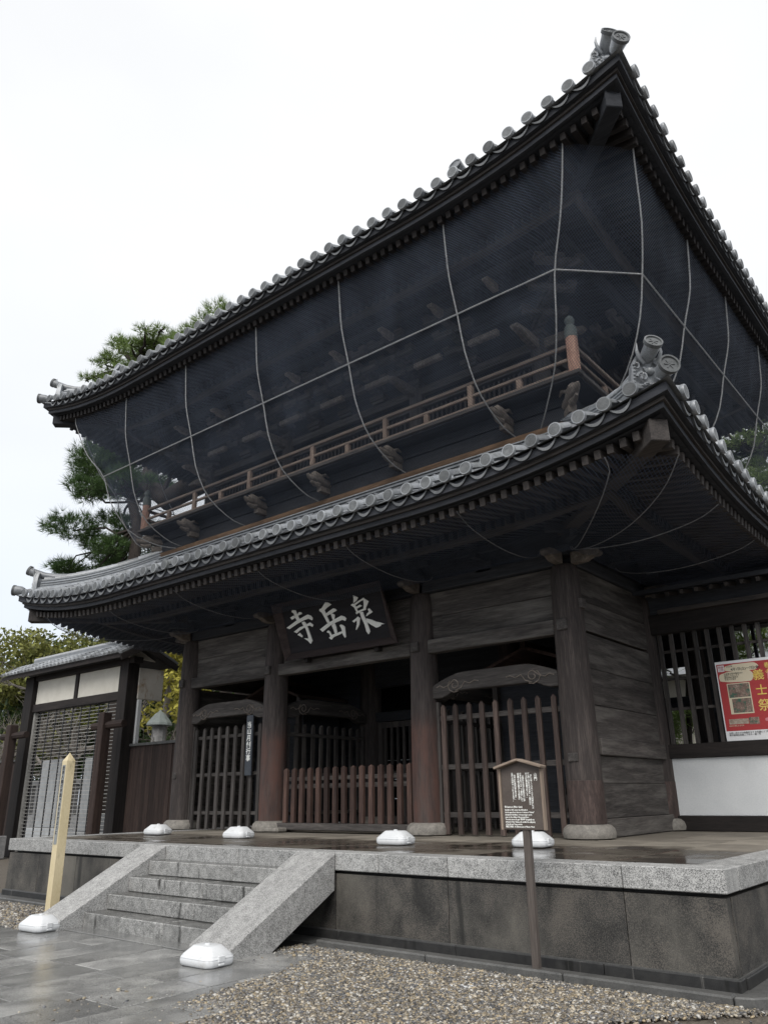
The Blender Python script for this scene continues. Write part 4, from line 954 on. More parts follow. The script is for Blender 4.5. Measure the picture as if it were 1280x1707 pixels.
P0 = Vector((-10.09, 11.08, 4.27)); U_ = Vector((1, 0, 0)); V_ = Vector((0, -.36, 1.05)).normalized(); N_ = U_.cross(V_)   # N_ points to the front
q = MB(); q.prism([(-1.40, .06), (1.22, .06), (1.22, 1.03), (-1.40, 1.03)], P0, U_, V_, N_, -.05, 0); make('plaque_panel', q, PLQ, pq, fix=True)
# flared frame
inn = [(-1.40, .06), (1.22, .06), (1.22, 1.03), (-1.40, 1.03)]; outr = [(-1.52, -.06), (1.42, -.06), (1.30, 1.12), (-1.60, 1.12)]
for i in range(4):
    j = (i+1) % 4; q = MB()
    A = [P0+U_*inn[i][0]+V_*inn[i][1]+N_*.0, P0+U_*inn[j][0]+V_*inn[j][1]+N_*.0, P0+U_*outr[j][0]+V_*outr[j][1]+N_*.10, P0+U_*outr[i][0]+V_*outr[i][1]+N_*.10]
    q.quadmesh([a for a in A]+[a-N_*.05 for a in A], [(0, 1, 2, 3), (7, 6, 5, 4), (0, 4, 5, 1), (1, 5, 6, 2), (2, 6, 7, 3), (3, 7, 4, 0)])
    make('frame_board', q, wood('plaque_frame_wood', (.02, .014, .014), (.062, .045, .042), 'x', None, .2), pq, fix=True, bevel=.006)
c_i = 0
for ch in GL:
    q = MB()
    for k, poly in enumerate(ch): q.prism([tuple(p) for p in poly], P0, U_, V_, N_, .0, .012+.0006*k)
    make('brushed_character', q, WHITE, pq, fix=True)
for x in (-1.0, .85):
    q = MB(); p = P0+U_*x+V_*-.06; q.box(p.x-.05, p.x+.05, p.y-.02, p.y+.1, p.z-.10, p.z+.0); make('support_block', q, black('x'), pq)

# ------------------------------------------------------------------ picket fences
def picket_fence(x0, x1, y, z0, ztop, rails, n, w, label, mm, mr, along='x', group=None, depth=.045, sill=None, point=.05, railt=.05, rail_d=.05, endpost=True):
    mid_ = ((x0+x1)/2, y, z0) if along == 'x' else (y, (x0+x1)/2, z0)
    r = empty('picket_fence', mid_); tag(r, label, 'fence', group)
    def bx(q, a0, a1, b0, b1, c0, c1):
        if along == 'x': q.box(a0, a1, b0, b1, c0, c1)
        else: q.box(b0, b1, a0, a1, c0, c1)
    for z, h in rails:
        q = MB(); bx(q, x0, x1, y+.0, y+rail_d, z-h/2, z+h/2); make('fence_rail', q, mr('x' if along == 'x' else 'y'), r, bevel=.005)
    first = None
    for i in range(n):
        a = x0+(i+.5)*(x1-x0)/n if sill is None else x0+w/2+i*(x1-x0-w)/(n-1)
        if first is None:
            q = MB(); z1 = ztop-point
            for c0, c1 in ((z0, z1),): 
                hw, hd = w/2, depth/2
                c = (a, y-depth/2) if along == 'x' else (y-depth/2, a)
                if along != 'x': hw, hd = hd, hw
                v = [(c[0]-hw, c[1]-hd, c0), (c[0]+hw, c[1]-hd, c0), (c[0]+hw, c[1]+hd, c0), (c[0]-hw, c[1]+hd, c0), (c[0]-hw, c[1]-hd, c1), (c[0]+hw, c[1]-hd, c1), (c[0]+hw, c[1]+hd, c1), (c[0]-hw, c[1]+hd, c1)]
                v += [(c[0], c[1], ztop)] if depth > .06 else [(c[0], c[1]-hd, ztop), (c[0], c[1]+hd, ztop)] if along == 'x' else [(c[0]-hd, c[1], ztop), (c[0]+hd, c[1], ztop)]
                f = [(0, 3, 2, 1), (0, 1, 5, 4), (1, 2, 6, 5), (2, 3, 7, 6), (3, 0, 4, 7)]
                if depth > .06: f += [(4, 5, 8), (5, 6, 8), (6, 7, 8), (7, 4, 8)]
                elif along == 'x': f += [(4, 5, 8), (6, 7, 9), (5, 6, 9, 8), (7, 4, 8, 9)]
                else: f += [(4, 8, 7), (5, 6, 9), (4, 5, 9, 8), (6, 7, 8, 9)]
                q.quadmesh(v, f)
            first = make('picket', q, mm('z'), r); base = WL[first.name].copy()
        else:
            wv = base.copy()
            if along == 'x': wv.x = a
            else: wv.y = a
            c = dup(first, wv); c.rotation_euler = (0, R(random.uniform(-.5, .5)), 0)
    if endpost:
        for a in (x0+.0, x1-.0):
            q = MB(); bx(q, a-.04, a+.04, y-.03, y+.06, z0, ztop+.05); make('fence_post', q, grey('z'), r, bevel=.006)
    if sill:
        q = MB(); bx(q, x0-.15, x1+.15, y-.14, y+.10, sill[0], sill[1]); make('fence_sill', q, grey('x'), r, bevel=.012)
    return r
picket_fence(CX[2]+.27, CX[3]-.25, Y0, ZP+.02, 3.05, [(2.82, .085), (2.01, .085), (1.25, .085)], 9, .085, 'tall red-brown picket fence in the right bay, behind the notice board', picket_brown, grey)
picket_fence(CX[0]+.25, CX[1]-.27, Y0, ZP+.02, 3.05, [(2.84, .07), (2.05, .07), (1.27, .07)], 9, .085, 'tall grey-brown picket fence in the left bay with a narrow lettered board hung on it', grey, grey)
picket_fence(CX[1]+.40, CX[2]-.30, Y0-.02, 1.10, 2.11, [(1.90, .075), (1.76, .085)], 15, .098, 'low picket barrier with pointed square pickets across the central opening', red, grey, depth=.065, sill=(ZP+.04, 1.095), point=.035, endpost=False)
picket_fence(Y0+.3, YC-.3, CX[1]-.02, ZP+.02, 3.05, [(2.82, .07), (2.01, .07), (1.25, .07)], 10, .085, 'dim picket fence running inward along the left side of the passage', grey, grey, along='y')
picket_fence(Y0+.3, YC-.3, CX[2]+.02, ZP+.02, 3.05, [(2.82, .07), (2.01, .07), (1.25, .07)], 10, .085, 'dim picket fence running inward along the right side of the passage', grey, grey, along='y')
# braces and foot stone
q = MB(); q.bar((CX[3]-.55, Y0+.25, 1.0), (CX[3]-.30, Y0+.25, 2.0), .07, .05, (0, 1, 0)); q.bar((CX[3]-.22, Y0+.25, 2.0), (CX[3]-.45, Y0+.25, 1.55), .05, .05, (0, 1, 0)); make('brace', q, grey('z'), GP)
q = MB(); q.box(CX[1]+.22, CX[1]+.62, Y0-.42, Y0-.14, ZP, ZP+.09); tag(make('foot_block', q, BASEST, None, bevel=.03), 'flat grey wooden foot block at the left end of the low central barrier', 'wooden block')
# small guardian shelters glimpsed in the side bays
for sx_, lab in ((1, 'little gabled wooden shelter inside the right bay, its roof seen above the arched beam'), (-1, 'little gabled wooden shelter inside the left bay, its roof seen above the arched beam')):
    cxx = XC+sx_*3.41+(-.0); r = empty('guardian_shelter', (cxx, 13.2, ZP)); tag(r, lab, 'shelter')
    for s2 in (-1, 1):
        q = MB(); q.quadmesh([(cxx, 12.5, 4.10), (cxx+s2*1.0, 12.5, 3.74), (cxx+s2*1.0, 14.2, 3.74), (cxx, 14.2, 4.10), (cxx, 12.5, 4.04), (cxx+s2*1.0, 12.5, 3.68), (cxx+s2*1.0, 14.2, 3.68), (cxx, 14.2, 4.04)], [(0, 1, 2, 3), (7, 6, 5, 4), (0, 4, 5, 1), (1, 5, 6, 2), (2, 6, 7, 3), (3, 7, 4, 0)])
        make('roof_slope', q, red('y'), r, fix=True)
        q = MB(); q.box(cxx+s2*.8-.05, cxx+s2*.8+.05, 12.7, 12.8, ZP, 3.72); make('shelter_post', q, brown('z'), r)
    q = MB(); q.box(cxx-.05, cxx+.05, 12.45, 14.2, 4.06, 4.18); make('ridge_piece', q, red('y'), r)
    q = MB(); q.box(cxx-.8, cxx+.8, 12.9, 14.1, ZP, 3.6); make('back_board', q, dark('x'), r)
# ------------------------------------------------------------------ narrow lettered board on the left fence
hx_ = -12.93
r = empty('hanging_board', (hx_, Y0-.09, 1.78)); tag(r, 'narrow dark board with six white characters hung on the left picket fence', 'sign board')
q = MB(); q.box(hx_-.10, hx_+.10, Y0-.11, Y0-.08, 2.0, 3.22); make('board', q, mat('blue_black_board', (.028, .033, .042), (.060, .068, .080), 6, (1, 1, .3), rough=.6), r, bevel=.004)
text(vert('当山月例行事'), .135, WHITE, (hx_, Y0-.113, 3.08), FRONT, r, lsp=1.0, bold=.002)

# ------------------------------------------------------------------ right-hand wing: lattice wall, poster
wg = empty('lattice_wall', (-1, YC, ZP)); tag(wg, 'dark lattice wall with white plaster base, right of the gate', 'wall')
WX0, WX1 = CX[3]+.12, 4.2
def wb(nm, x0, x1, y0, y1, z0, z1, m_, bev=.006): q = MB(); q.box(x0, x1, y0, y1, z0, z1); return make(nm, q, m_, wg, bevel=bev)
wb('ground_beam', WX0, WX1, YC-.10, YC+.1, ZP, 1.17, black('x')); wb('plaster_panel', WX0+.12, WX1, YC-.04, YC+.04, 1.172, 2.12, PLAST)
wb('sill_beam', WX0, WX1, YC-.10, YC+.08, 2.122, 2.36, black('x')); wb('top_beam', WX0, WX1, YC-.12, YC+.1, 4.34, 4.72, black('x'), .012)
wb('upper_board', WX0, WX1, YC-.06, YC+.06, 4.722, 5.3, dark('x')); wb('eave_rail', WX0+.3, WX1, YC-.22, YC-.125, 4.70, 4.78, brown('x'))
first = None; x = WX0+.20
while x < WX1:
    if first is None: q = MB(); q.box(x-.033, x+.033, YC-.035, YC+.035, 2.36, 4.34); first = make('lattice_bar', q, grey('z'), wg)
    else: dup(first, (x, YC, 2.36))
    x += .218
for z in (2.98, 3.52, 4.02): wb('lattice_rail', WX0, WX1, YC+.037, YC+.07, z-.025, z+.025, grey('x'), .003)
for k in range(22):
    x = WX0+.4+k*.26; q = MB(); q.bar((x, YC-.6, 4.96), (x, YC+.0, 5.08), .06, .07); make('rafter', q, brown('y'), wg)
q = MB(); q.quadmesh([(WX0, YC-.62, 5.02), (WX1+.5, YC-.62, 5.02), (WX1+.5, YC+.9, 5.3), (WX0, YC+.9, 5.3), (WX0, YC-.62, 5.10), (WX1+.5, YC-.62, 5.10), (WX1+.5, YC+.9, 5.45), (WX0, YC+.9, 5.45)], [(0, 1, 2, 3), (7, 6, 5, 4), (0, 4, 5, 1), (1, 5, 6, 2), (2, 6, 7, 3), (3, 7, 4, 0)])
q.quadmesh([(WX0, YC+.9, 5.3), (WX1+.5, YC+.9, 5.3), (WX1+.5, YC+3.6, 4.9), (WX0, YC+3.6, 4.9), (WX0, YC+.9, 5.45), (WX1+.5, YC+.9, 5.45), (WX1+.5, YC+3.6, 5.05), (WX0, YC+3.6, 5.05)], [(0, 1, 2, 3), (7, 6, 5, 4), (0, 4, 5, 1), (1, 5, 6, 2), (2, 6, 7, 3), (3, 7, 4, 0)])
make('wing_roof', q, dark('x'), wg, fix=True)
# rear wall of the corridor with openings
rw = empty('corridor_rear_wall', (-1, 17.5, ZP)); tag(rw, 'dark plank wall with bright window openings seen through the right lattice', 'wall')
def rb(x0, x1, z0, z1): q = MB(); q.box(x0, x1, 17.46, 17.54, z0, z1); make('wall_board', q, dark('x'), rw)
rb(-7.2, -6.42, ZP, 5); rb(-6.42, -5.66, ZP, 2.50); rb(-6.42, -5.66, 3.28, 3.52); rb(-6.42, -5.66, 4.16, 5); rb(-5.66, -4.60, ZP, 5); rb(-4.6, WX1, ZP, 3.9); rb(-4.6, WX1, 4.86, 5.0)
for x in (-4.2, -3.75): q = MB(); q.box(x-.03, x+.03, 17.46, 17.54, 3.9, 4.86); make('window_bar', q, dark('z'), rw)
# festival poster tied to the lattice
po = empty('festival_poster', (-3.72, YC-.07, 2.36)); tag(po, 'red festival poster with gold characters and pictures tied to the right lattice', 'poster')
px0, px1, pz0, pz1, py = -4.19, -3.22, 2.37, 3.72, YC-.052
def pb(nm, u0, u1, v0, v1, m_, k=1, par=None):
    q = MB(); w_ = px1-px0; h_ = pz1-pz0; q.box(px0+u0*w_, px0+u1*w_, py-.002*k, py, pz0+v0*h_, pz0+v1*h_); return make(nm, q, m_, par or po)
pb('poster_sheet', 0, 1, 0, 1, PWHITE, 1); pb('red_field', .02, 1.0, .12, .965, PRED, 2)
def blob(nm, u0, u1, v0, v1, m_, k):
    w_ = px1-px0; h_ = pz1-pz0; pts = []; n = 22
    for i in range(n):
        a = 2*math.pi*i/n; cu, cv = (u0+u1)/2, (v0+v1)/2; e_ = .5+.04*math.sin(i*5.3)
        pts.append((px0+w_*(cu+(u1-u0)*e_*np.sign(math.cos(a))*abs(math.cos(a))**.45), pz0+h_*(cv+(v1-v0)*e_*np.sign(math.sin(a))*abs(math.sin(a))**.45)))
    q = MB(); q.prism(pts, (0, py, 0), (1, 0, 0), (0, 0, 1), (0, -1, 0), 0, .002*k); make(nm, q, m_, po, fix=True)
blob('paper_scroll', .17, .74, .86, .95, PCREAM, 3); blob('paper_scroll', .06, .64, .725, .86, PCREAM, 3.3)
pb('date_box', .04, .15, .87, .95, PWHITE, 3); pb('picture_frame', .15, .54, .325, .71, PCREAM, 3); pb('crowd_picture', .165, .525, .53, .70, PPIC, 4); pb('crowd_picture', .20, .525, .34, .515, PPIC, 4)
pb('small_picture', .09, .42, .20, .265, PPIC2, 3); pb('small_picture', .43, .60, .19, .275, PPIC, 3); blob('blossom', .70, .86, .215, .26, PPINK, 3); blob('blossom', .86, .99, .60, .86, PPINK, 2.8); pb('dark_bar', .70, .99, .085, .11, INK, 3)
def pt(s_, u, v, size, m_, al='CENTER', k=4, bold=0): w_ = px1-px0; h_ = pz1-pz0; return text(s_, size, m_, (px0+u*w_, py-.002*k, pz0+v*h_), FRONT, po, align=al, depth=.0006, bold=bold)
pt('春\nの', .88, .93, .10, PYEL, bold=.001)
pt('義', .71, .85, .19, PYEL, bold=.002); pt('士', .72, .66, .19, PYEL, bold=.002); pt('祭', .73, .48, .21, PYEL, bold=.002)
pt('開催\n日時', .095, .94, .045, PRED); pt('2023年', .19, .94, .036, INK, 'LEFT'); pt('4月1日(土)〜7日(金)', .26, .905, .055, INK, 'LEFT', bold=.0008)
pt('赤穂義士祭供養会ほか\n境内にて行います\n墓前読経 献茶式\n甘酒のお接待', .13, .845, .032, INK, 'LEFT'); pt('曹洞宗 萬松山 泉岳寺', .08, .19, .026, PCREAM, 'LEFT'); pt('お問い合わせは寺務所まで お気軽にどうぞ\n東京都港区高輪二丁目十一番一号', .06, .105, .034, INK, 'LEFT')
# ------------------------------------------------------------------ notice board on a post
nb = empty('notice_board', (-4.0, 7.05, 0)); tag(nb, 'small brown gabled notice board with white writing on a single post, in the gravel', 'notice board')
q = MB(); q.box(-4.035, -3.965, 6.995, 7.055, -.05, 1.26); make('post', q, wood('sign_post_wood', (.05, .042, .037), (.13, .11, .098), 'z'), nb, bevel=.005)
bx0, bx1, by = -4.235, -3.785, 6.985
q = MB(); q.prism([(bx0, 1.235), (bx1, 1.235), (bx1, 1.79), ((bx0+bx1)/2, 1.86), (bx0, 1.79)], (0, by, 0), (1, 0, 0), (0, 0, 1), (0, -1, 0), -.03, 0); make('board', q, SIGNB, nb, fix=True, bevel=.004)
for s2 in (-1, 1):
    xm = (bx0+bx1)/2; q = MB(); q.bar((xm+s2*.0, by-.01, 1.873), (xm+s2*.262, by-.01, 1.800), .115, .022, (0, 0, 1)); make('gable_strip', q, wood('pale_sign_trim', (.17, .13, .10), (.30, .24, .19), 'x'), nb, bevel=.004)
for x in (bx0-.004, bx1+.004): q = MB(); q.box(x-.01, x+.01, by-.012, by+.03, 1.235, 1.785); make('side_trim', q, wood('pale_sign_trim', (.17, .13, .10), (.30, .24, .19), 'z'), nb)
yb_ = by-.0015
text('山\n門', .036, WHITE, (bx1-.060, yb_, 1.745), FRONT, nb, depth=.0006, bold=.0008)
J = ['天保三年(一八三二)三十八代目の住職の', '時に再建されたものである。二階部分に', 'は十六羅漢が安置されている。', '一階部分の天井には銅彫大蟠龍が', 'はめ込まれている。『泉岳寺』の額', 'は晋唐の墨蹟を研究した大野約庵', '天井の龍は関義則の作であり、', '江戸三大彫銅の一つに数えられる。']
for k, s_ in enumerate(J):
    x = bx1-.108-k*.0262-(.010 if k > 2 else 0)-(.012 if k > 5 else 0); text(vert(s_), .0176, WHITE, (x, yb_, 1.752-(.018 if k % 3 == 0 else 0)), FRONT, nb, depth=.0006, lsp=.93, bold=.0006, cx=1.2)
E_ = [('◎ Sanmon (Main Gate)', .0235), ('Rebuilt in 1832 under the 38th abbot.', .0188), ('On the upper floor, there are 16 statues of "Arhats"', .0188), ('(disciples) in Buddhism. A bronze dragon can be', .0188), ('seen on the ceiling of the ground floor.', .0188), ('The notice above the gate "泉岳寺" (Sengakuji) was', .0188),
      ('written by Ohno Yakuan, who studied the calligraphy', .0188), ('of the Jin and Tang periods.', .0188), ('港区文化財 : A cultural asset of Minato Ward', .0188)]
z = 1.452
for s_, sz in E_:
    text(s_, sz, WHITE, (bx0+.030, yb_, z), FRONT, nb, align='LEFT', depth=.0006, bold=.0006, cx=.80 if len(s_) > 40 else .88); z -= .0215 if sz < .02 else .03
# ------------------------------------------------------------------ leaning pale yellow post
ax_ = -11.60; ay_ = 6.55
pp = empty('inscribed_post', (ax_, ay_, 0)); tag(pp, 'pale yellow square post with pointed top and grey inscribed strip, leaning beside the stairs', 'post')
h_ = 2.13; q = MB(); w_ = .068
top_ = Vector((ax_-.06, ay_+.02, h_)); bot_ = Vector((ax_, ay_, -.05)); q.bar(bot_, top_, 2*w_, 2*w_, (0, 1, 0))
dz = (top_-bot_).normalized(); sd_ = dz.cross(Vector((0, 1, 0))).normalized(); u2 = sd_.cross(dz)
v = [top_+sd_*a*w_+u2*b_*w_ for a, b_ in ((-1, -1), (1, -1), (1, 1), (-1, 1))]+[top_+dz*.125]
q.quadmesh(v, [(0, 1, 4), (1, 2, 4), (2, 3, 4), (3, 0, 4)]); pbd = make('post_body', q, PALEY, pp, fix=True)
fr_ = u2*-1 if (u2*-1).y < 0 else u2
Q = lambda t, s_, o_: bot_+dz*t+sd_*s_+fr_*(w_+o_)
q = MB(); q.quadmesh([Q(1.0, -.042, .004), Q(1.0, .042, .004), Q(2.12, .042, .004), Q(2.12, -.042, .004), Q(1.0, -.042, -.002), Q(1.0, .042, -.002), Q(2.12, .042, -.002), Q(2.12, -.042, -.002)], [(0, 1, 2, 3), (7, 6, 5, 4), (0, 4, 5, 1), (1, 5, 6, 2), (2, 6, 7, 3), (3, 7, 4, 0)]); make('name_strip', q, STRIP, pp, fix=True)
xa = sd_ if sd_.x > 0 else -sd_; rm = Matrix((xa, dz, xa.cross(dz))).transposed()
text(vert('世界人類が平和でありますように'),   .062, INK, Q(2.10, 0, .006), rm, pp, depth=.0006, lsp=1.05, bold=.001)
# ------------------------------------------------------------------ white plastic weights
def weight(x, y, z, rz, label, sc=1.0):
    q = MB(); n = []
    def rr(hw, hd, c, zz): return [(hw-c, -hd, zz), (hw, -hd+c, zz), (hw, hd-c, zz), (hw-c, hd, zz), (-hw+c, hd, zz), (-hw, hd-c, zz), (-hw, -hd+c, zz), (-hw+c, -hd, zz)]
    L_ = [rr(.215, .165, .05, 0), rr(.235, .185, .055, .02), rr(.238, .188, .055, .075), rr(.228, .178, .055, .083), rr(.228, .178, .055, .092), rr(.222, .172, .055, .10), rr(.14, .10, .035, .172), rr(.125, .085, .03, .178)]
    for l in L_: q.v += [(a*sc, b_*sc, c*sc) for a, b_, c in l]
    for i in range(len(L_)-1):
        for j in range(8): q.f.append((i*8+j, i*8+(j+1) % 8, i*8+8+(j+1) % 8, i*8+8+j)); q.m.append(0)
    q.f += [tuple(range(8))[::-1], tuple(range((len(L_)-1)*8, len(L_)*8))]; q.m += [0, 0]
    e_ = empty('ground_weight', (x, y, z)); tag(e_, label, 'plastic weight', 'white plastic weights round the stairs'); 
    o = make('body', q, WHITEP, None, bevel=.012, smooth=True, origin=(0, 0, 0)); o.parent = e_; o.location = (0, 0, 0); e_.rotation_euler = (0, 0, rz)
    q = MB(); q.lathe([(.028, 0), (.028, .012), (.022, .016)], (0, 0, .176*sc), 12); o = make('filler_cap', q, WHITEP, None, smooth=True, origin=(0, 0, 0)); o.parent = e_; o.location = (0, 0, 0)
    q = MB(); q.box(.226*sc, .247*sc, -.06, .02, .048, .105); q.box(.226*sc, .247*sc, -.055, .015, .118-.10, .04); o = make('grip', q, WHITEP, None, bevel=.005, origin=(0, 0, 0)); o.parent = e_; o.location = (0, 0, 0)
weight(-10.40, 5.74, .012, R(4), 'white plastic weight on the paving at the foot of the pale yellow post')
weight(-6.89, 5.60, .012, R(2), 'white plastic weight at the foot of the right stair cheek')
weight(-13.42, 9.55, ZP, R(8), 'white plastic weight on the podium, leftmost of the four up there')
weight(-10.78, 9.28, ZP, R(5), 'white plastic weight on the podium, in front of the left inner column')
weight(-7.20, 9.02, ZP, R(3), 'white plastic weight on the podium, in front of the low barrier\'s right end')
weight(-5.28, 9.40, ZP, R(3), 'white plastic weight on the podium, partly behind the notice board')
q = MB(); q.lathe([(.12, 0), (.125, .012), (.11, .018)], (-4.35, 6.35, .0), 20); tag(make('drain_lid', q, WHITEP, None, smooth=True), 'flat pale round lid lying in the gravel near the notice board', 'lid')
# ------------------------------------------------------------------ roofed side gate and board fences, left
GY = 12.5
sg = empty('roofed_side_gate', (-22, GY, 0)); tag(sg, 'tiled-roof side gate with cream panels and a see-through rolling grille, left of the main gate', 'side gate')
def sb(nm, x0, x1, y0, y1, z0, z1, m_, bev=.008, par=None): q = MB(); q.box(x0, x1, y0, y1, z0, z1); return make(nm, q, m_, par or sg, bevel=bev)
sb('gate_post', -19.76, -19.34, GY-.16, GY+.2, 0, 5.3, black('z')); sb('gate_post', -25.05, -24.56, GY-.2, GY+.2, 0, 5.3, black('z'))
sb('gate_beam', -24.56, -19.76, GY-.12, GY+.12, 4.20, 4.44, black('x')); sb('plaster_panel', -24.55, -22.24, GY-.05, GY+.03, 4.442, 5.17, CREAM); sb('plaster_panel', -22.06, -19.77, GY-.05, GY+.03, 4.442, 5.17, CREAM)
sb('stud', -22.235, -22.065, GY-.09, GY+.05, 4.442, 5.17, black('z')); sb('gate_beam', -25.2, -19.1, GY-.15, GY+.15, 5.17, 5.34, black('x'))
sb('side_panel', -19.46, -19.30, GY+.2, GY+1.0, 4.22, 5.08, STAINP); sb('side_post', -19.40, -19.28, GY+.22, GY+.34, 0, 4.2, PLAST)
# roof: two tiled slopes and a ridge
rx0, rx1 = -25.95, -19.0; ym = GY+.05
q = MB(); q.quadmesh([(rx0, GY-.6, 5.26), (rx1, GY-.6, 5.26), (rx1, ym, 5.62), (rx0, ym, 5.62), (rx0, GY-.6, 5.36), (rx1, GY-.6, 5.36), (rx1, ym, 5.73), (rx0, ym, 5.73)], [(0, 1, 2, 3), (7, 6, 5, 4), (0, 4, 5, 1), (1, 5, 6, 2), (2, 6, 7, 3), (3, 7, 4, 0)])
q.quadmesh([(rx0, ym, 5.62), (rx1, ym, 5.62), (rx1, GY+1.1, 5.14), (rx0, GY+1.1, 5.14), (rx0, ym, 5.73), (rx1, ym, 5.73), (rx1, GY+1.1, 5.26), (rx0, GY+1.1, 5.26)], [(0, 1, 2, 3), (7, 6, 5, 4), (0, 4, 5, 1), (1, 5, 6, 2), (2, 6, 7, 3), (3, 7, 4, 0)])
sr = make('roof', q, black('x'), sg, fix=True)
n = 30; t0 = None
for i in range(n+1):
    x = rx0+.12+i*(rx1-rx0-.24)/n
    q = MB(); K = 3
    if t0 is None:
        for c in range(K):
            f0, f1 = c/K, (c+1)/K; a0 = (x, GY-.66+f0*.68, 5.37+f0*.385+.02); a1 = (x, GY-.66+f1*.68, 5.37+f1*.385); q.tube([a0, a1], [.085, .078], 6, True, True)
        t0 = make('tile_row', q, TILE, sr, smooth=True); tb = WL[t0.name].copy(); tb0 = x
    else: dup(t0, (tb.x+x-tb0, tb.y, tb.z))
    if i < n:
        pass
sb('verge_board', rx1-.02, rx1+.08, GY-.92, ym, 0, .1, black('y')).location
bpy.data.objects.remove(bpy.data.objects['verge_board'])
for y0_, y1_, z0_ in ((GY-.68, ym, 5.24), (GY+1.2, ym, 5.12)):
    q = MB(); q.bar((rx1+.05, y0_, z0_), (rx1+.05, y1_, 5.62), .08, .17); make('verge_board', q, black('y'), sg, bevel=.01)
    q = MB(); q.bar((rx1+.0, y0_, z0_+.14), (rx1+.0, y1_, 5.78), .16, .06); make('verge_tile', q, TILE, sr)
sb('ridge_course', rx0+.9, rx1+.1, ym-.14, ym+.14, 5.70, 5.80, TILE, par=sr); sb('ridge_course', rx0+.9, rx1+.1, ym-.10, ym+.10, 5.802, 5.90, TILE, par=sr)
q = MB(); q.tube([(rx0+.85, ym, 5.91), (rx1+.10, ym, 5.91)], .08, 8); make('ridge_cover', q, mat('pale_ridge_tile', (.26, .27, .28), (.42, .43, .44), 6, rough=.5), sr, smooth=True)
q = MB(); q.prism([(GY-.3, 5.35), (GY+.7, 5.30), (ym, 5.60)], (rx1-.35, 0, 0), (0, 1, 0), (0, 0, 1), (1, 0, 0), -.03, .03); make('gable_panel', q, CREAM, sg, fix=True)
# rolling grille: thin horizontal bars and a few vertical chains
gr = empty('rolling_grille', (-22.1, GY, 0)); gr.parent = sg; gr.location = Vector((-22.1, GY, 0))-WL[sg.name]
g0 = None; z = .12
while z < 4.18:
    if g0 is None: q = MB(); q.box(-24.5, -19.8, GY-.01, GY+.01, z-.008, z+.008); g0 = make('grille_bar', q, METAL, gr)
    else: dup(g0, (-22.15, GY, z-.008))
    z += .10
for i in range(10): x = -24.2+i*.475; q = MB(); q.box(x-.012, x+.012, GY-.02, GY+.014, .05, 4.19); make('grille_link', q, DMETAL, gr)
sb('grille_track', -24.555, -24.47, GY-.06, GY+.06, 0, 4.2, METAL); sb('grille_track', -19.83, -19.765, GY-.06, GY+.06, 0, 4.2, METAL)
# small posts with cross bars (old gate stubs)
for xp, lab in ((-24.3, 'dark wooden stub post with short cross bar, leftmost in the picture'), (-19.2, 'dark wooden stub post with short cross bar in front of the grille')):
    k = (GY-.9)/GY; xx = xp; r = empty('stub_post', (xx, GY-.8, 0)); tag(r, lab, 'post')
    q = MB(); q.box(xx-.13, xx+.13, GY-.93, GY-.67, 0, 3.76); make('post_shaft', q, fenceb('z'), r, bevel=.02)
    q = MB(); q.tube([(xx-.52, GY-.8, 3.42), (xx+.85, GY-.75, 3.44)], .10, 8); make('cross_bar', q, fenceb('x'), r)
def board_fence(x0, x1, y, z0, z1, label):
    r = empty('board_fence', ((x0+x1)/2, y, z0)); tag(r, label, 'fence'); x = x0
    while x < x1-.05:
        w_ = random.uniform(.17, .24); x2 = min(x+w_, x1); q = MB(); yo = random.uniform(-.008, .008); q.box(x+.003, x2-.003, y-.02+yo, y+.01+yo, z0, z1); make('board', q, fenceb('z'), r); x = x2
    q = MB(); q.box(x0, x1, y-.08, y+.08, z1, z1+.07); make('cap_rail', q, mat('grey_cap', (.05, .05, .05), (.14, .14, .135), 6), r, bevel=.008)
    for z in (z0+.5, z1-.5): q = MB(); q.box(x0, x1, y+.02, y+.08, z-.05, z+.05); make('back_rail', q, black('x'), r)
    n_ = max(2, int((x1-x0)/1.8)); 
    return r
board_fence(-19.22, -15.42, GY+.1, 0, 2.92, 'dark brown board fence between the side gate and the main gate')
board_fence(-30, -25.05, GY+.1, 0, 2.75, 'dark brown board fence at the far left, beyond the side gate')
q = MB(); q.box(-24.7, -24.0, GY-.9, GY-.62, 0, .62); tag(make('pale_block', q, STONE, None, bevel=.02), 'small pale block on the ground left of the podium, by the side gate', 'block')
# ------------------------------------------------------------------ things seen through the grille
def stone(nm, label, cat, boxes, m_=STONE, grp=None, bev=.03):
    x = sum(b_[0]+b_[1] for b_ in boxes)/2/len(boxes); y = boxes[0][2]; r = empty(nm, (x, y, 0)); tag(r, label, cat, grp)
    for nm2, b_ in zip(['slab', 'plinth', 'cap', 'step', 'step', 'step'], boxes): q = MB(); q.box(*b_); make(nm2, q, m_, r, bevel=bev)
stone('stone_monument', 'tall pale grey stone slab behind the grille, the left one', 'monument', [(-34.2, -32.6, 18, 18.4, .5, 3.25), (-34.8, -32.0, 17.8, 18.6, 0, .5)], mat('pale_grey_stone', (.19, .195, .20), (.32, .33, .335), 4, rough=.7))
stone('stone_monument', 'tall pale grey stone slab behind the grille, beside the stub post', 'monument', [(-30.7, -29.3, 18, 18.4, .4, 3.2), (-31.1, -28.9, 17.8, 18.6, 0, .4)], mat('pale_grey_stone', (.19, .195, .20), (.32, .33, .335), 4, rough=.7))
fe = empty('stone_fence', (-30, 22, 0)); tag(fe, 'low grey stone balustrade far behind the grille', 'fence'); b0 = None
for i in range(34):
    x = -43+i*.62
    if b0 is None: q = MB(); q.box(x-.12, x+.12, 21.9, 22.1, .9, 2.35); b0 = make('baluster', q, STONE, fe)
    else: dup(b0, (x, 22, .9))
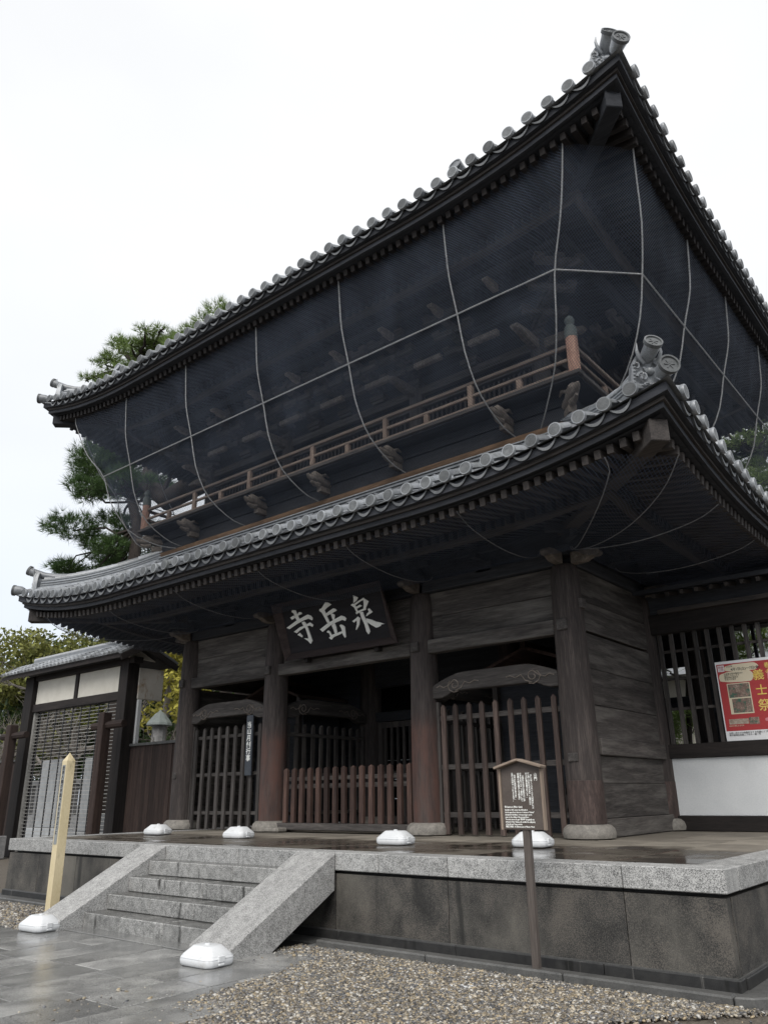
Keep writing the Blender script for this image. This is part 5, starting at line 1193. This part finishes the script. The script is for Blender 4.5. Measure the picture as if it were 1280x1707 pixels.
q = MB(); q.box(-43.5, -22, 21.85, 22.15, 2.35, 2.6); make('top_rail', q, STONE, fe); q = MB(); q.box(-43.5, -22, 21.7, 22.3, 0, .9); make('base_course', q, STONE, fe)
for x, y, lab in ((-33.0, 20.5, 'rounded white stone lump behind the grille, between the two slabs'), (-27.3, 20.5, 'rounded white stone lump behind the grille, right of the stub post')):
    q = MB(); q.lathe([(.5, 0), (.55, .9), (.42, 1.35), (.2, 1.5), (.02, 1.52)], (x, y, 0), 12); tag(make('white_stone', q, PWHITE, None, smooth=True), lab, 'stone')
sl = empty('stone_lantern', (-26.2, 18, 0)); tag(sl, 'stone lantern with pale green copper cap behind the board fence', 'stone lantern')
for nm2, pr_, m_ in (('lantern_post', [(.30, 0), (.26, .2), (.20, .5), (.20, 3.1), (.28, 3.3)], STONE), ('lantern_platform', [(.22, 3.3), (.42, 3.45), (.42, 3.55), (.25, 3.6)], STONE), ('fire_box', [(.26, 3.6), (.27, 4.2)], STONE), ('lantern_cap', [(.50, 4.2), (.48, 4.28), (.34, 4.45), (.2, 4.62), (.08, 4.70), (.02, 4.78)], COPPER)):
    q = MB(); q.lathe(pr_, (-25.75, 18, 0), 10); make(nm2, q, m_, sl)
q = MB(); q.box(-50, -22, 14.5, 40, -.02, .06); make('stone_court', q, mat('pale_wet_court', (.22, .22, .215), (.36, .36, .35), 3, rough=.4), kind='structure')
# far temple roof slivers on the right seen through the rear windows
fh = empty('distant_hall', (-8.5, 27, 0)); tag(fh, 'pale walled hall with grey tiled roof glimpsed through the right lattice', 'building')
q = MB(); q.box(-13, -3, 27, 30, 0, 5.2); make('wall', q, CREAM, fh); q = MB(); q.quadmesh([(-14, 26, 5.2), (-2, 26, 5.2), (-2, 28.5, 7.0), (-14, 28.5, 7.0), (-14, 31, 5.2), (-2, 31, 5.2)], [(0, 1, 2, 3), (3, 2, 5, 4), (0, 4, 5, 1)]); make('roof', q, TILE, fh)
# ------------------------------------------------------------------ trees
def mesh_np(name, V, F, m_, parent, k=4, smooth=False, origin=(0, 0, 0)):
    me = bpy.data.meshes.new(name); V = np.asarray(V, dtype=np.float32)-np.array(origin, dtype=np.float32); nf = len(F)
    me.vertices.add(len(V)); me.vertices.foreach_set('co', V.ravel()); me.loops.add(nf*k); me.loops.foreach_set('vertex_index', np.asarray(F, dtype=np.int32).ravel())
    me.polygons.add(nf); me.polygons.foreach_set('loop_start', np.arange(0, nf*k, k, dtype=np.int32)); me.update(calc_edges=True); me.materials.append(m_)
    if smooth: me.polygons.foreach_set('use_smooth', [True]*nf)
    o = bpy.data.objects.new(name, me); COL.objects.link(o); o.parent = parent; o.location = Vector(origin)-(WL[parent.name] if parent else Vector((0, 0, 0))); WL[o.name] = Vector(origin); return o
def needles(pads, per, length, width, seed, spread=.55):
    """tufts of narrow blades over the top and sides of flattened pads"""
    rs = np.random.RandomState(seed); V = []; 
    for (x, y, z, r) in pads:
        n = int(per*r*r)
        u = rs.normal(size=(n, 3)); u /= np.linalg.norm(u, axis=1)[:, None]; rad = rs.uniform(.35, 1.05, n)**.6
        lump = 1+.25*np.sin(u[:, 0]*5+x)*np.sin(u[:, 1]*6+y)
        c = np.array([x, y, z])+u*rad[:, None]*lump[:, None]*np.array([r, r, r*.36])
        for i in range(n):
            ax = u[i]*np.array([.8, .8, .3])+np.array([0, 0, spread])+rs.normal(size=3)*.25; ax /= np.linalg.norm(ax)
            nb = 9; L_ = length*rs.uniform(.7, 1.2)
            d = ax[None]*1.0+rs.normal(size=(nb, 3))*.55; d /= np.linalg.norm(d, axis=1)[:, None]
            s_ = np.cross(d, rs.normal(size=(nb, 3))); s_ /= np.linalg.norm(s_, axis=1)[:, None]
            b0 = c[i][None]+d*.02; t = c[i][None]+d*L_
            V.append(np.stack([b0-s_*width/2, b0+s_*width/2, t], 1))
    V = np.concatenate(V).reshape(-1, 3); return V, np.arange(len(V)).reshape(-1, 3)
def leaves(pads, per, size, seed, flat=.75):
    rs = np.random.RandomState(seed); V = []
    for (x, y, z, r) in pads:
        n = int(per*r*r); u = rs.normal(size=(n, 3)); u /= np.linalg.norm(u, axis=1)[:, None]; rad = rs.uniform(.1, 1.1, n)**.5
        lump = 1+.3*np.sin(u[:, 0]*4+x*3)*np.sin(u[:, 1]*5+y)*np.sin(u[:, 2]*5+z)
        c = np.array([x, y, z])+u*(rad*lump)[:, None]*np.array([r, r, r*flat])
        a = rs.normal(size=(n, 3)); a /= np.linalg.norm(a, axis=1)[:, None]; b_ = np.cross(a, rs.normal(size=(n, 3))); b_ /= np.linalg.norm(b_, axis=1)[:, None]
        s_ = size*rs.uniform(.6, 1.3, n)[:, None]
        V.append(np.stack([c-a*s_, c-b_*s_*.5, c+a*s_, c+b_*s_*.5], 1))
    V = np.concatenate(V).reshape(-1, 3); return V, np.arange(len(V)).reshape(-1, 4)
def limb(q, pts, r0, r1, n=8):
    m_ = len(pts); q.tube(pts, [r0+(r1-r0)*i/(m_-1) for i in range(m_)], n)
def wiggle(a, b_, n, amp, rs):
    a, b_ = Vector(a), Vector(b_); out_ = [a]
    for i in range(1, n): out_.append(a.lerp(b_, i/n)+Vector((rs.uniform(-amp, amp), rs.uniform(-amp, amp), rs.uniform(-amp, amp))))
    out_.append(b_); return out_
def tree(name, label, base, trunk_pts, r0, pads, kind, seed, per=60, group=None, mats=(None, None), leaf=.2, twigs=0):
    t = empty(name, base); tag(t, label, 'tree', group); rs = random.Random(seed); q = MB(); limb(q, trunk_pts, r0, r0*.35, 10)
    for (x, y, z, r) in pads:
        p = min(trunk_pts[1:], key=lambda w_: (Vector(w_)-Vector((x, y, z-r*.8))).length); 
        limb(q, wiggle(p, (x, y, z-.1*r), 4, .25, rs), r0*.22, r0*.06, 6)
        for k in range(4+twigs): 
            e_ = Vector((x, y, z))+Vector((rs.uniform(-1, 1), rs.uniform(-1, 1), rs.uniform(-.3, .5)))*r*.9
            limb(q, wiggle((x, y, z-.1*r), e_, 3, .12, rs), r0*.06, r0*.02, 5)
    make('trunk', q, mats[1] or BARK, t, smooth=True, origin=base)
    if kind == 'pine': V, F = needles(pads, per*1.5, .36, .021, seed); mesh_np('crown', V, F, mats[0] or NEEDLE, t, 3, origin=base)
    elif kind == 'leaf': V, F = leaves(pads, per, leaf, seed); mesh_np('crown', V, F, mats[0] or LEAFG, t, 4, origin=base)
    return t
K = .78
def at(x, y, z, k=K): return (x*k, y*k, 1.55+(z-1.55)*k)
def split(pads, n, seed, f=.52):
    rs = random.Random(seed); o_ = []
    for x, y, z, r in pads:
        for i in range(n): a = 6.283*i/n+rs.random(); k = rs.uniform(.45, .95); o_.append((x+math.cos(a)*r*k, y+math.sin(a)*r*k, z+rs.uniform(-.55, .55)*r, r*f*rs.uniform(.75, 1.25)))
    return o_
padsL = [(-36.67, 21.0, 18.98, 2.3), (-38.78, 21.4, 18.84, 1.6), (-33.84, 21.0, 17.6, 1.5), (-35.33, 20.6, 16.49, 1.9), (-31.64, 21.0, 16.9, .9), (-36.64, 21.0, 14.4, 2.3), (-38.31, 21.3, 13.7, 1.6), (-34.65, 21.0, 14.31, 1.7), (-37.3, 21.0, 20.5, 1.4), (-35.0, 22.0, 12.6, 1.8), (-37.5, 21.0, 12.6, 1.3), (-33.0, 21, 20.2, 1.1), (-34.5, 21, 19.3, .9)]
tree('pine_tree', 'tall dark pine tree with layered pads of needles, left of the gate roofs', at(-33.5, 21, 1.2), [at(-33.5, 21, 1), at(-33.6, 21, 8), at(-33.37, 21, 14.7), at(-34.2, 21, 16.4), at(-35.4, 21, 18.5), at(-36.5, 21, 20)], .30,
     split([(*at(x, y, z), r*K) for x, y, z, r in padsL], 4, 31), 'pine', 5, 190)
padsM = [(-29.59, 21.0, 16.6, .9), (-31.87, 21.6, 25.2, 1.2), (-33.41, 21.0, 25.9, 1.2), (-34.48, 21.3, 25.3, 1.3), (-37.0, 21.0, 25.2, 1.4), (-38.6, 21.0, 25.3, 1.0), (-36.2, 21.2, 26.2, 1.0), (-32.6, 21.2, 26.3, .9), (-35.8, 21.0, 24.5, 1.6), (-30.5, 21, 23.6, 1.2)]
tree('pine_tree', 'leaning pine tree whose light green tips show above the upper left eave', at(-27, 21.5, 1.2), [at(-25.0, 22, 1), at(-25.2, 22, 12), at(-25.84, 21, 16.94), at(-28.15, 21, 15.91), at(-31.0, 21, 15.6), at(-32.9, 21, 17.0), at(-32.55, 21.3, 19.5), at(-34, 21.3, 22.5), at(-35.5, 21.3, 25)], .62,
     split([(*at(x, y, z), r*K) for x, y, z, r in padsM], 4, 32), 'pine', 8, 190, mats=(NEEDLEL, BARK))
tree('pine_tree', 'small pine top peeping over the ridge tiles left of centre', at(-28, 23, 1.2), [at(-28, 23, 1), at(-28.2, 23, 14), at(-28.2, 22.5, 24)], .25,
     [(*at(x, y, z), r*K) for x, y, z, r in [(-27.99, 21.0, 25.4, .8), (-28.98, 21.0, 25.0, .8), (-27.3, 21.2, 24.9, .7)]], 'pine', 9, 170, mats=(NEEDLEL, BARK))
padsR = [(-5.67, 26.0, 13.6, .8), (-4.99, 26.2, 13.5, .7), (-6.3, 26.0, 13.0, .6), (-4.97, 26.0, 12.52, .8), (-5.6, 26.4, 12.1, .8), (-5.08, 26.0, 11.2, 1.0), (-6.4, 26.2, 12.4, .7), (-4.4, 26.2, 12.9, .9), (-3.6, 26, 13.9, 1.2), (-3.2, 26, 12.2, 1.2), (-6.0, 26.5, 14.3, .8), (-3.9, 26, 10.6, 1.0)]
padsR = split(padsR, 4, 33, .62)
tree('pine_tree', 'pine tree behind the right end of the gate, seen between the two roofs', (-1.5, 27, 0), [(-1.5, 27, -.1), (-1.7, 27, 6), (-2.2, 26.8, 10), (-3.6, 26.4, 11.4), (-5, 26.2, 12.2)], .34, padsR, 'pine', 12, 120, mats=(NEEDLEL, BARK))
tree('garden_pine', 'bright green low pine seen through the openings of the right lattice wall', (-7.4, 21.5, 0), [(-7.4, 21.5, -.1), (-7.3, 21.5, 2), (-7.0, 21.5, 4.4)], .16, [(-8.2, 21.5, 3.1, .9), (-7.0, 21.8, 3.4, .8), (-7.6, 21.4, 2.4, .7), (-6.2, 21.5, 5.0, 1.0), (-5.0, 21.6, 5.3, 1.0), (-5.6, 21.4, 4.2, .6), (-7.9, 21.5, 4.8, .5)], 'pine', 13, 150, mats=(NEEDLEL, BARK))
# broad-leaved trees behind the side gate
def blob_pads(cx_, cy_, cz_, rx_, rz_, n, r, seed):
    rs = random.Random(seed); out_ = []
    for i in range(n):
        a, b_ = rs.uniform(0, 6.28), rs.uniform(-1, 1); k = rs.uniform(.3, 1)
        out_.append((cx_+math.cos(a)*math.sqrt(1-b_*b_)*rx_*k, cy_+math.sin(a)*math.sqrt(1-b_*b_)*rx_*k*.7, cz_+b_*rz_*k, r*rs.uniform(.7, 1.2)))
    return out_
tree('broadleaf_tree', 'yellow-green broadleaf tree at the far left, under the lower eave', (-40, 20, 0), [(-40, 20, -.1), (-40.2, 20, 4), (-40.5, 20, 8)], .35, blob_pads(-40.0, 20.5, 7.1, 4.4, 3.4, 46, 1.15, 1), 'leaf', 21, 260, mats=(LEAFY, BARKG), leaf=.13)
tree('broadleaf_tree', 'bright yellow-leaved tree between the side gate roof and the left column', (-27.5, 19.5, 0), [(-27.5, 19.5, -.1), (-27.7, 19.5, 3), (-27.4, 19.5, 6.5)], .28, blob_pads(-26.6, 19.6, 6.2, 2.3, 2.6, 20, .9, 2), 'leaf', 22, 260, mats=(leafmat('yellow_leaves', (.20, .19, .03), (.46, .40, .07), (.33, .30, .055)), BARKG), leaf=.12)
tree('broadleaf_tree', 'dark green tree mass behind the bare branches at the left', (-38, 26, 0), [(-38, 26, -.1), (-38, 26, 4), (-38, 26, 8)], .4, blob_pads(-43, 27, 6.6, 12, 4.2, 80, 2.0, 3), 'leaf', 23, 130, mats=(LEAFG, BARKG), leaf=.20)
tree('evergreen_shrub', 'dark evergreen bushes seen through the rolling grille', (-33, 24.5, 0), [(-33, 24.5, -.1), (-33, 24.5, 1.5), (-33, 24.5, 3)], .2, blob_pads(-34, 25, 3.2, 7, 1.9, 36, 1.2, 4), 'leaf', 24, 120, mats=(LEAFG, BARKG), leaf=.15)
# bare-branched tree
def bare(base, label, h, spread, seed, n=16):
    t = empty('bare_tree', base); tag(t, label, 'tree'); rs = random.Random(seed); q = MB(); b0 = Vector(base)
    tr_ = [b0, b0+Vector((.2, 0, h*.3)), b0+Vector((-.1, .1, h*.55))]; limb(q, tr_, .24, .15, 8)
    def grow(p, d, L_, r, lev):
        pts = [p]; 
        for i in range(4): d = (d+Vector((rs.uniform(-.3, .3), rs.uniform(-.3, .3), rs.uniform(-.18, .22)))).normalized(); pts.append(pts[-1]+d*L_/4)
        limb(q, pts, r, r*.5, 5 if lev > 1 else 6)
        if lev < 4:
            for k in range(3 if lev < 3 else 4): i = rs.randint(1, 4); nd = (d+Vector((rs.uniform(-1, 1), rs.uniform(-1, 1), rs.uniform(-.4, .7)))).normalized(); grow(pts[i], nd, L_*.68, r*.5, lev+1)
    for k in range(n//2):
        a = 6.283*k/(n//2)+rs.random(); grow(b0+Vector((0, 0, h*rs.uniform(.25, .55))), Vector((math.cos(a), math.sin(a), rs.uniform(.2, .9))).normalized(), spread, .11, 1)
    make('trunk', q, BARKG, t, smooth=True, origin=base)
bare((-33.5, 19, 0), 'bare grey branching tree rising behind the side gate roof', 8.5, 2.7, 3)
bare((-26.2, 21, 0), 'bare shrubby tree behind the board fence and stone lantern', 5.0, 2.0, 5)
bare((-38.5, 18.5, 0), 'bare branches at the far left edge behind the board fence', 6.5, 2.2, 7)

# ------------------------------------------------------------------ gravel: real pebbles
def pebbles(name, n, region, r, seed, dens=None):
    rs = np.random.RandomState(seed); P = []
    while sum(len(p) for p in P) < n:
        x0, x1, y0, y1 = region; p = np.stack([rs.uniform(x0, x1, n), rs.uniform(y0, y1, n)], 1)
        P.append(p[dens(p[:, 0], p[:, 1], rs)])
    P = np.concatenate(P)[:n]
    t = (1+5**.5)/2; iv = np.array([(-1, t, 0), (1, t, 0), (-1, -t, 0), (1, -t, 0), (0, -1, t), (0, 1, t), (0, -1, -t), (0, 1, -t), (t, 0, -1), (t, 0, 1), (-t, 0, -1), (-t, 0, 1)]); iv = iv/np.linalg.norm(iv[0])
    f = np.array([(0, 11, 5), (0, 5, 1), (0, 1, 7), (0, 7, 10), (0, 10, 11), (1, 5, 9), (5, 11, 4), (11, 10, 2), (10, 7, 6), (7, 1, 8), (3, 9, 4), (3, 4, 2), (3, 2, 6), (3, 6, 8), (3, 8, 9), (4, 9, 5), (2, 4, 11), (6, 2, 10), (8, 6, 7), (9, 8, 1)])
    sc = np.clip(rs.lognormal(0, .38, (n, 1)), .4, 1.9)*r*np.stack([rs.uniform(.8, 1.5, n), rs.uniform(.7, 1.1, n), rs.uniform(.45, .8, n)], 1)
    v = iv[None]*sc[:, None]*(1+rs.uniform(-.16, .16, (n, 12, 1))); a = rs.uniform(0, 6.28, n); ca, sa = np.cos(a)[:, None], np.sin(a)[:, None]
    tl = rs.uniform(-.5, .5, n)[:, None]; x, y, z = v[..., 0], v[..., 1], v[..., 2]; z2 = z+x*tl; X_ = x*ca-y*sa; Y_ = x*sa+y*ca
    bump_ = .010*np.sin(P[:, 0]*3.1)*np.sin(P[:, 1]*2.7)
    V = np.stack([X_+P[:, :1], Y_+P[:, 1:], z2+(-.004+rs.uniform(0, .014, n)+bump_)[:, None]], 2).reshape(-1, 3)
    F = (f[None]+12*np.arange(n)[:, None, None]).reshape(-1, 3)
    m_ = bpy.data.materials.get('pebbles')
    if not m_:
        m_ = bpy.data.materials.new('pebbles'); m_.use_nodes = True; T = m_.node_tree; b_ = T.nodes['Principled BSDF']; b_.inputs['Roughness'].default_value = .38
        g_ = T.nodes.new('ShaderNodeNewGeometry'); r_ = T.nodes.new('ShaderNodeValToRGB'); T.links.new(g_.outputs['Random Per Island'], r_.inputs[0]); r_.color_ramp.interpolation = 'CONSTANT'
        cs = [(.055, .052, .048), (.12, .11, .098), (.085, .075, .062), (.20, .165, .115), (.15, .14, .13), (.27, .225, .155), (.11, .095, .075), (.24, .22, .19), (.07, .072, .078), (.42, .37, .29), (.16, .13, .09), (.13, .13, .135), (.34, .27, .17), (.19, .175, .155), (.46, .44, .40)]
        el = r_.color_ramp.elements; el[0].color = (*cs[0], 1); el[0].position = 0; el[1].position = 1/15; el[1].color = (*cs[1], 1)
        for i in range(2, 15): e_ = el.new(i/15); e_.color = (*cs[i], 1)
        n_ = T.nodes.new('ShaderNodeTexNoise'); n_.inputs['Scale'].default_value = 130; mm = T.nodes.new('ShaderNodeMapRange'); mm.inputs['To Min'].default_value = .7; mm.inputs['To Max'].default_value = 1.3
        tcx = T.nodes.new('ShaderNodeTexCoord'); T.links.new(tcx.outputs['Object'], n_.inputs['Vector']); T.links.new(n_.outputs['Fac'], mm.inputs['Value'])
        vs = T.nodes.new('ShaderNodeVectorMath'); vs.operation = 'SCALE'; T.links.new(r_.outputs[0], vs.inputs[0]); T.links.new(mm.outputs[0], vs.inputs['Scale']); T.links.new(vs.outputs[0], b_.inputs['Base Color'])
    o = mesh_np(name, V, F, m_, None, 3); o['kind'] = 'stuff'; return o
def d_right(x, y, rs):
    edge = -5.60-.19*(y-3.3); ok = (x > edge+rs.normal(0, .04, len(x))) & (y < 6.97)
    lim = 5.75+(x+3.1)*1.15          # dark wet ground at the lower right is free of pebbles
    ok &= (y > lim+rs.normal(0, .07, len(x))) | (x < -3.9) | (rs.uniform(size=len(x)) < .012)
    ok |= (x > -6.95) & (x <= edge) & (y > 6.60+rs.normal(0, .12, len(x))) & (y < 6.97) & (rs.uniform(size=len(x)) < .5)
    ok |= (x > -6.7) & (x <= edge) & (rs.uniform(size=len(x)) < .012)
    return ok
def d_left(x, y, rs): return ((y > 5.64) | ((x < -18.5))) & (y < 6.97) & (x < -10.76)
pebbles('gravel', 82000, (-6.95, -1.9, 3.1, 6.97), .0108, 1, d_right)
pebbles('gravel', 24000, (-15.6, -10.74, 5.62, 6.97), .015, 2, d_left)
